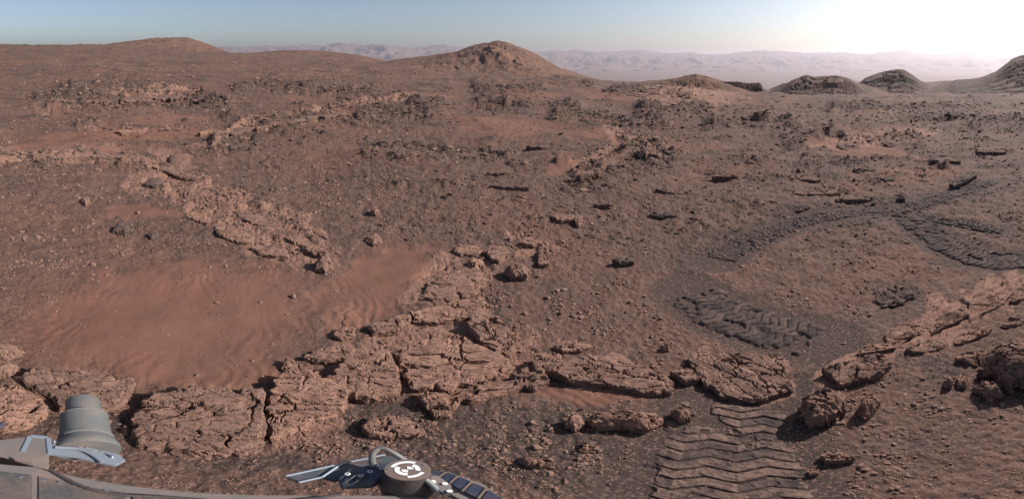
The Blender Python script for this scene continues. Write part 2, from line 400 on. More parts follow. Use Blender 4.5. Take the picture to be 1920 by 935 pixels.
def mat_rock(name, a=ROCK, b=ROCK2, g=ROCKG, scale=1.0, dust=.35, bumpd=.010):
    s = NT(name)
    tc = s.n('ShaderNodeTexCoord').outputs['Object']
    oi = s.n('ShaderNodeObjectInfo').outputs['Random']
    off = s.n('ShaderNodeVectorMath', operation='ADD'); s.l(tc, off.inputs[0])
    cmb = s.n('ShaderNodeCombineXYZ'); s.l(s.math('MULTIPLY', oi, 37.0), cmb.inputs[0]); s.l(cmb.outputs[0], off.inputs[1]); v = off.outputs[0]
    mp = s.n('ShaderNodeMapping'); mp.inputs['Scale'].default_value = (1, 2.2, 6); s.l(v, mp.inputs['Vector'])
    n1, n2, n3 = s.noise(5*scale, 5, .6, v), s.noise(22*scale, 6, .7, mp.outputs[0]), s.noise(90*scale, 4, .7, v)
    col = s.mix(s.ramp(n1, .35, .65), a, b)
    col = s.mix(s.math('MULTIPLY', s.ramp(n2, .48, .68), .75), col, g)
    col = s.mix(s.math('MULTIPLY', s.ramp(n3, .5, .75), .28), col, (g[0]*.6, g[1]*.6, g[2]*.6))
    nz = s.n('ShaderNodeSeparateXYZ'); geo = s.n('ShaderNodeNewGeometry'); s.l(geo.outputs['Normal'], nz.inputs[0])
    du = s.math('MULTIPLY', s.ramp(nz.outputs[2], .80, .99), s.ramp(s.noise(3.2*scale, 4, .6, v), .42, .62))
    col = s.mix(s.math('MULTIPLY', du, dust), col, ORANGE2)
    col = s.mix(s.math('MULTIPLY', oi, .40), col, g)
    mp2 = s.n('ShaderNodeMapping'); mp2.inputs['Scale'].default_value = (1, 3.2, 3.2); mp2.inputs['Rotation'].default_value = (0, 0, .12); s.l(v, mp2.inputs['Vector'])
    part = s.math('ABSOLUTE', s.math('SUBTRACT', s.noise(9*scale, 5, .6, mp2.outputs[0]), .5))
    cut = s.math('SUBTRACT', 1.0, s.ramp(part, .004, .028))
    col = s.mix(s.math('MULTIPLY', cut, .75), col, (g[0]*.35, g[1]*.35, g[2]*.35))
    h = s.math('SUBTRACT', s.math('ADD', n2, s.math('MULTIPLY', n3, .5)), s.math('MULTIPLY', cut, .8))
    return s.done(col, s.bump(h, .45, bumpd/scale), (.80, .745, .72))

M_GROUND = mat_ground()
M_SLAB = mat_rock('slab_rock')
M_STONE = mat_rock('loose_stone', (.27, .165, .122), (.36, .225, .172), (.16, .112, .094), 3.0, .15)
M_LEDGE = mat_rock('ledge_rock', (.175, .112, .088), (.25, .155, .118), (.095, .073, .066), 1.2, .4)
M_DARKSTONE = mat_rock('dark_stone', (.118, .083, .070), (.185, .124, .10), (.07, .057, .054), 1.5, .12)

def mat_track():
    s = NT('pressed_soil')
    a = s.attr('plate')
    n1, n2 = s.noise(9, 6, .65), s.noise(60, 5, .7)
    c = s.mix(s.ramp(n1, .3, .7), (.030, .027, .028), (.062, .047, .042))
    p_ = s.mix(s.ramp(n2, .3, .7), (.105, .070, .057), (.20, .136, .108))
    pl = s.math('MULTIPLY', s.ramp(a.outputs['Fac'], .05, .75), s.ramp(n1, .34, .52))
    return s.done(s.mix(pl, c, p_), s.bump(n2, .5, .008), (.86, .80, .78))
M_TRACK = mat_track()

def mat_hill(name, c1, c2, dk, band=0.0, scale=.05, bscale=.2):
    s = NT(name)
    n1, n2, n3 = s.noise(scale, 6, .6), s.noise(scale*6, 6, .7), s.noise(scale*30, 5, .7)
    col = s.mix(s.ramp(n1, .38, .62), c1, c2)
    col = s.mix(s.math('MULTIPLY', s.ramp(n2, .48, .66), .8), col, dk)
    col = s.mix(s.math('MULTIPLY', s.ramp(n3, .5, .7), .5), col, (dk[0]*.7, dk[1]*.7, dk[2]*.7))
    if band:
        xyz = s.n('ShaderNodeSeparateXYZ'); s.l(s.pos, xyz.inputs[0])
        zz = s.math('ADD', s.math('MULTIPLY', xyz.outputs[2], band), s.math('MULTIPLY', n1, 3.0))
        wv = s.math('SINE', zz)
        col = s.mix(s.math('MULTIPLY', s.ramp(wv, .2, .8), .5), col, dk)
    return s.done(col, s.bump(s.math('ADD', n2, s.math('MULTIPLY', n3, .6)), .9, bscale), (.80, .74, .71))

# ------------------------------------------------------------------ ground
co = np.stack([RR*np.sin(AZ), RR*np.cos(AZ), GZ], -1).reshape(-1, 3)
gm = mesh_np('ground', co, grid_quads(len(azs), len(rs), True)[:, ::-1])
ca = gm.attributes.new('mask', 'FLOAT_COLOR', 'POINT')
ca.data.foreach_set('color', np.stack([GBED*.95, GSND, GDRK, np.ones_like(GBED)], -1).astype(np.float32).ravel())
tag(link('ground', gm, M_GROUND), kind='structure')

# wheel tracks: strips of pressed soil with zigzag cleat marks
for (lx, ly, lt), (pts, wd, sink, k) in zip(TRACK_LINES, TRACKS):
    step = .0045 if k == 0 else .007
    n = int(lt[-1]/step); m = 64 if k == 0 else 44
    tt = np.linspace(0, lt[-1], n); cx, cy = np.interp(tt, lt, lx), np.interp(tt, lt, ly)
    tx, ty = np.gradient(cx), np.gradient(cy); L = np.hypot(tx, ty); tx /= L; ty /= L
    wv = np.linspace(-1, 1, m)
    T, W = np.meshgrid(tt, wv, indexing='ij')
    half = wd/2*(1+.06*perlin(T/.15, np.sign(W)*3.1, 90+k))
    X = cx[:, None]-ty[:, None]*W*half; Y = cy[:, None]+tx[:, None]*W*half
    zig = np.abs(((W*1.55+.2) % 1.0)-.5)*2
    per = .066
    ph = (T + .040*zig + .014*perlin(T/.22, W*1.3, 91+k))/per; f = ph-np.floor(ph)
    cell = rnd2(np.floor(ph), np.floor(W*1.55+.2), 95+k)
    groove = np.where(f < .84, .80+.20*f/.84, np.maximum((.91-f)/.07, 0))*sstep(0, .05, f)
    keep = sstep(-.50, .05, fbm(T/.35, W*1.1, 3, 93+k)+(.25 if k in (0, 1, 4) else .0))
    edge = sstep(0, .30, 1-np.abs(W)+.12*perlin(T/.08, W*3, 99+k)); ends = sstep(0, .10, T)*sstep(0, .10, lt[-1]-T)
    base = gsample(GZ, X.ravel(), Y.ravel()).reshape(X.shape)
    am = .013 if k == 0 else .022
    Z = base + (-.002 if k == 0 else .002) + am*groove*keep*(.6+.5*cell) + .018*(1-keep)*fbm(X/.06, Y/.06, 3, 94+k) + .0035*fbm(X/.025, Y/.025, 2, 98+k) + .004*np.exp(-((1-np.abs(W))/.12)**2)*(.5+.6*perlin(T/.12, W, 96))
    show = sstep(-.25, .20, 1.3*fbm(T/.30, W*1.6+k*5, 4, 97+k)+.9*(1-np.abs(W)) + (-.02 if k == 0 else .10))
    Z = Z - (1-edge*ends*show)*.030
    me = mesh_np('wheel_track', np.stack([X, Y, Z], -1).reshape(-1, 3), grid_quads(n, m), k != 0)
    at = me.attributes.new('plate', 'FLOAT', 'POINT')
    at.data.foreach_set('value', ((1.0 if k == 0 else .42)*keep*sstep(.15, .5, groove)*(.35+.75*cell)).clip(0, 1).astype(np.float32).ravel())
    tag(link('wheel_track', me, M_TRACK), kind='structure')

# ------------------------------------------------------------------ hills, mesas, crater
def hill(name, prof, rc, depth, mat, base_py=None, step=1.0, rows=70, amp=.06, nscale=.12, power=1.3, strata=0, back=.5, seed=0, gully=.5, zb=None, cliff=0):
    pxs = np.arange(prof[0][0], prof[-1][0]+step, step)
    pys = np.interp(pxs, [p[0] for p in prof], [p[1] for p in prof])
    kk = np.exp(-.5*(np.arange(-4, 5)/1.1)**2); kk /= kk.sum()
    pys = np.convolve(np.pad(pys, 4, 'edge'), kk, 'valid')
    az = np.radians((pxs-PX0)/K); top = CAMZ+rc*np.tan(np.radians((PY0-pys)/K))
    b = macro(az, np.full_like(az, rc-depth))-.8 if zb is None else np.full_like(az, zb)
    b = np.minimum(b, top-.004*rc)
    t = np.r_[np.linspace(0, 1, rows), 1+np.linspace(0.03, 1, 16)]
    A, T = np.meshgrid(az, t, indexing='ij'); B = b[:, None]; TOP = top[:, None]
    rr = rc-depth + T*depth; X, Y = rr*np.sin(A), rr*np.cos(A)
    u = np.where(T <= 1, T, np.clip(1-(T-1)*back*1.8, 0, 1))
    f = np.clip(u, 0, 1)**power
    if cliff: f = (1-cliff)*f + cliff*sstep(.55, .75, u)
    f = np.where(T <= 1, 1-(1-f)*1.0, u**.8)
    Hh = np.maximum(TOP-B, .02*rc*.1)
    sc_ = nscale*depth
    n1 = fbm(X/sc_, Y/sc_, 5, 100+seed); gl = ridged(np.degrees(A)*K*gully/22+.9*n1, T*1.6+.5*n1, 3, 120+seed)
    Z = B-.6 + (TOP-B+.6)*f
    env = np.clip(4*u*(1-u)+.12, 0, 1)
    Z = Z + Hh*env*(amp*1.3*n1 + amp*.45*(gl-.6)) + Hh*.25*amp*fbm(X/(sc_*.2), Y/(sc_*.2), 4, 140+seed)
    if strata:
        q = (Z-B)/Hh*strata + .5*n1; fr = q-np.floor(q)
        Z = Z + Hh/strata*.95*(sstep(.55, .95, fr)-fr)*env
    me = mesh_np(name, np.stack([X, Y, Z], -1).reshape(-1, 3), grid_quads(len(az), len(t))[:, ::-1])
    return tag(link(name, me, mat), kind='structure')

M_HILL = mat_hill('hill_rock', (.145, .086, .063), (.195, .112, .080), (.066, .050, .045), 0, .035, .5)
M_MESA = mat_hill('mesa_rock', (.125, .078, .060), (.155, .095, .072), (.052, .039, .035), 1.1, .05, .4)
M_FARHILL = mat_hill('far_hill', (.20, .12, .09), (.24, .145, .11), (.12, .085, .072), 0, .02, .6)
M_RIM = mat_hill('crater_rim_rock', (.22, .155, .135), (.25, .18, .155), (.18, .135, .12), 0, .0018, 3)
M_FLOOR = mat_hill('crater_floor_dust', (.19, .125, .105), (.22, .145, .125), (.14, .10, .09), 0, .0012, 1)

hill('hill', [(150,100),(180,86),(215,80),(250,76),(290,71),(325,70),(350,70),(375,77),(400,86),(425,96),(460,106)], 390, 120, M_HILL, amp=.07, power=1.2, seed=1)
hill('hill', [(380,120),(430,102),(480,98),(530,94),(580,94),(630,97),(680,104),(715,111),(760,122)], 360, 110, M_HILL, amp=.07, power=1.2, seed=2)
hill('hill', [(690,124),(740,111),(790,106),(830,100),(855,97),(870,91),(890,84),(915,79),(935,76),(950,79),(975,88),(1000,98),(1030,115),(1055,130),(1080,142),(1110,156)], 230, 95, M_HILL, amp=.11, nscale=.2, power=.95, seed=3, rows=100, step=.8, gully=.8)
hill('ridge', [(1150,166),(1200,158),(1240,151),(1270,146),(1290,141),(1305,139),(1325,142),(1350,151),(1385,160),(1420,170),(1450,180)], 95, 26, M_HILL, amp=.16, power=1.0, seed=4, cliff=.5, step=.7)
hill('scarp', [(1255,160),(1290,153),(1330,151),(1350,153),(1385,153),(1400,156),(1424,155),(1428,158),(1432,168),(1445,182)], 92, 4, M_MESA, amp=.10, power=.5, seed=12, step=.6, back=.25)
hill('scarp', [(1020,152),(1060,150),(1110,158),(1150,163),(1180,166),(1215,163),(1235,166),(1260,174)], 88, 5, M_HILL, amp=.14, power=.6, seed=13, step=.6, back=.3)
hill('mesa', [(1400,186),(1440,178),(1465,165),(1485,150),(1503,143),(1512,140),(1528,144),(1550,142),(1570,141),(1590,146),(1606,154),(1622,166),(1650,178),(1690,186)], 105, 30, M_MESA, amp=.10, power=.75, strata=4, seed=5, cliff=.40, step=.7, gully=.9)
hill('mesa', [(1570,182),(1605,160),(1622,146),(1645,137),(1668,131),(1685,129),(1697,131),(1710,139),(1724,150),(1742,160),(1770,170),(1800,182)], 160, 42, M_MESA, amp=.06, power=.75, strata=5, seed=6, cliff=.30, step=.7, gully=.9)
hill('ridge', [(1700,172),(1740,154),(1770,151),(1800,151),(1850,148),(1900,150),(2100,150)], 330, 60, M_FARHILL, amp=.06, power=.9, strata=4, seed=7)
hill('butte', [(1730,182),(1770,168),(1790,158),(1815,151),(1845,143),(1868,133),(1882,123),(1897,111),(1910,105),(1925,101),(1960,95),(2040,90),(2120,88)], 120, 42, M_MESA, amp=.05, power=.85, strata=8, cliff=.2, seed=8, step=.7, gully=.6)
RIM = [(-500,96),(0,96),(300,94),(420,88),(440,87),(470,89),(500,85),(530,87),(560,84),(600,86),(640,81),(665,83),(690,84),(720,82),(750,86),(775,90),(800,88),(830,84),(850,86),(900,94),(1010,97),(1035,94),(1060,95),(1080,93),(1100,96),(1150,97),(1200,95),(1215,98),(1240,100),(1280,99),(1297,98),(1320,102),(1360,101),(1400,96),(1425,94),(1450,96),(1500,98),(1540,99),(1580,98),(1620,101),(1660,97),(1695,95),(1740,100),(1780,101),(1815,96),(1845,99),(1880,101),(1920,96),(2000,99),(2400,98)]
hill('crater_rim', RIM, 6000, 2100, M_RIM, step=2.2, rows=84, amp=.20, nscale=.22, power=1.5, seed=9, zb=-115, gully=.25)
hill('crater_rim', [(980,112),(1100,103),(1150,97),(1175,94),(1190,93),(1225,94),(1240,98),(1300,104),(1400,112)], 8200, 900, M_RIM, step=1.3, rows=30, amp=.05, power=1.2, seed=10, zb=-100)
fa = np.radians(np.arange(0, 361, 4.0)); fr_ = np.r_[np.geomspace(300, 9000, 60)]
FA, FR = np.meshgrid(fa, fr_, indexing='ij')
FZ = -115 + 5*fbm(FR*np.sin(FA)/500, FR*np.cos(FA)/500, 4, 170)
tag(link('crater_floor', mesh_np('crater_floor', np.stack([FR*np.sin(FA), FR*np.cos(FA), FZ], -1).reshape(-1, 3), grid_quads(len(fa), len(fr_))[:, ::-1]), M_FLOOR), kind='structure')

# ------------------------------------------------------------------ haze
hb = bmesh.new(); bmesh.ops.create_cube(hb, size=1.0)
bmesh.ops.scale(hb, vec=(19000, 19000, 300), verts=hb.verts); bmesh.ops.translate(hb, vec=(0, 0, 12), verts=hb.verts)
hm = bpy.data.meshes.new('haze'); hb.to_mesh(hm); hb.free()
hmat = bpy.data.materials.new('haze_air'); hmat.use_nodes = True; ht = hmat.node_tree; ht.nodes.clear()
pv = ht.nodes.new('ShaderNodeVolumePrincipled'); ho = ht.nodes.new('ShaderNodeOutputMaterial')
pv.inputs['Color'].default_value = (.93, .85, .92, 1); pv.inputs['Density'].default_value = HAZE_DENSITY; pv.inputs['Anisotropy'].default_value = .55
ht.links.new(pv.outputs[0], ho.inputs['Volume'])
tag(link('haze', hm, hmat), label='pale dusty air over the crater', cat='haze', kind='stuff')

# ------------------------------------------------------------------ rocks
def poly_radius(poly, th):
    """distance from the origin to a polygon's edge in each direction"""
    best = np.zeros_like(th); c, s = np.cos(th), np.sin(th)
    for (x0, y0), (x1, y1) in zip(poly, np.roll(poly, -1, 0)):
        ex, ey = x1-x0, y1-y0; den = c*ey-s*ex
        den = np.where(np.abs(den) < 1e-12, 1e-12, den)
        t = (x0*ey-y0*ex)/den; u = (x0*s-y0*c)/den
        best = np.where((t > 0) & (u >= -1e-6) & (u <= 1+1e-6), np.maximum(best, t), best)
    return np.where(best <= 0, np.median(best[best > 0]), best)

def box_grid(nx, ny, nz):
    """a box's surface without its bottom, as a welded grid: (u, v, w) in -1..1 and quads"""
    idx = {}; V = []; Q = []
    def vid(i, j, k):
        key = (i, j, k)
        if key not in idx: idx[key] = len(V); V.append((2*i/nx-1, 2*j/ny-1, 2*k/nz-1))
        return idx[key]
    for i in range(nx):
        for j in range(ny): Q.append((vid(i, j, nz), vid(i+1, j, nz), vid(i+1, j+1, nz), vid(i, j+1, nz)))
    for k in range(nz):
        for i in range(nx):
            Q.append((vid(i, 0, k), vid(i+1, 0, k), vid(i+1, 0, k+1), vid(i, 0, k+1)))
            Q.append((vid(i+1, ny, k), vid(i, ny, k), vid(i, ny, k+1), vid(i+1, ny, k+1)))
        for j in range(ny):
            Q.append((vid(0, j+1, k), vid(0, j, k), vid(0, j, k+1), vid(0, j+1, k+1)))
            Q.append((vid(nx, j, k), vid(nx, j+1, k), vid(nx, j+1, k+1), vid(nx, j, k+1)))
    return np.array(V), np.array(Q)
_BG = {}
def slab(name, outline, th, label, cat='rock', tilt=(0, 0), strike=75, rough=1.0, dome=.04, mat=None, group=None, seed=None, lam=.05, sink=.05):
    """a block of layered bedrock: outline traced on the ground, thickness m, tilt (rise towards x / towards y)"""
    seed = seed if seed is not None else (hash(outline[0]) % 9973)
    px, py = np.array([p[0] for p in outline], float), np.array([p[1] for p in outline], float)
    th = th*(.44 if min(py) < 480 else .62 if th > .3 else (.74 if dome > .2 else .58))
    X, Y = P(px, py, th*.55)
    cx, cy = X.mean(), Y.mean()
    poly = np.stack([X-cx, Y-cy], 1)
    size = max(np.ptp(X), np.ptp(Y)); D = math.hypot(math.hypot(cx, cy), CAMZ)
    cell = max(.0031*D, size/120)
    nx = int(np.clip(np.ptp(X)/cell, 14, 120)); ny = int(np.clip(np.ptp(Y)/cell, 14, 120)); nz = int(np.clip((th+sink)/cell*1.2, 5, 26))
    if (nx, ny, nz) not in _BG: _BG[(nx, ny, nz)] = box_grid(nx, ny, nz)
    V, Q = _BG[(nx, ny, nz)]
    u, v, w_ = V[:, 0], V[:, 1], V[:, 2]
    rho = np.maximum(np.abs(u), np.abs(v)); ang = np.arctan2(v, u)
    rad = poly_radius(poly, ang)
    x, y = rho*rad*np.cos(ang), rho*rad*np.sin(ang)
    gx, gy = x+cx, y+cy
    # outline wobble
    ed = fbm(gx/(.16*size), gy/(.16*size), 4, seed)
    x = x*(1+.07*rough*ed*rho); y = y*(1+.07*rough*ed*rho)
    s_ = R(strike+10)-math.atan2(cx, cy); hgt = np.zeros_like(x)
    for lam_, asp, am, cr in ((max(size*.24, cell*9), 1.9, .10, .22), (max(.09, cell*9), 3.8, .17, .18), (max(lam*.9, cell*6), 4.2, .10, .11)):
        h_, c_ = plates(gx, gy, s_, lam_, asp, seed+int(am*1000), 1.0, .20); mk = .25+.75*sstep(-.35, .35, fbm(gx/(size*.3), gy/(size*.3), 2, seed+int(am*500))); hgt += (max(.085, .20*size) if dome > .2 else min(.092, .03+th*1.0))*rough*mk*(am*h_*1.7-cr*1.5*c_)
    e = np.clip((1-rho)+.12*perlin(gx/(size*.09), gy/(size*.09), seed+6), 0, 1)
    topz = th*(1-dome*(1-sstep(0, .6, e))) - th*.30*(1-sstep(0, .045, e))
    topz = topz + hgt + tilt[0]*x + tilt[1]*y
    k_ = (w_+1)/2
    z = -sink + (topz+sink)*k_
    side = (rho > .999) & (k_ < .999)
    lay = z/(th*.22+1e-6) + .8*perlin(gx/(size*.15), gy/(size*.15), seed+7); fl = lay-np.floor(lay)
    ins = np.where(side, (.035*size*.5+th*.10)*rough*(np.where(fl < .75, fl/.75, (1-fl)/.25)*sstep(-.3, .4, perlin(ang*2.2, np.floor(lay)*3.7, seed))*.7) + .14*th*rough*fbm(gx/(th*.35+.01)+z/(th*.3), gy/(th*.35+.01)-z/(th*.3), 3, seed+9) + th*.18*(1-k_), 0)
    nx_, ny_ = x/(np.hypot(x, y)+1e-9), y/(np.hypot(x, y)+1e-9)
    x = x-nx_*ins; y = y-ny_*ins
    me = mesh_np(name, np.stack([x, y, z], 1), Q, False)
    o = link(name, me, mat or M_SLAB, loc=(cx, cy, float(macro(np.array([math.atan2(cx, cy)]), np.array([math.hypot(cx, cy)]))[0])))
    return tag(o, label, cat, group, 'thing')

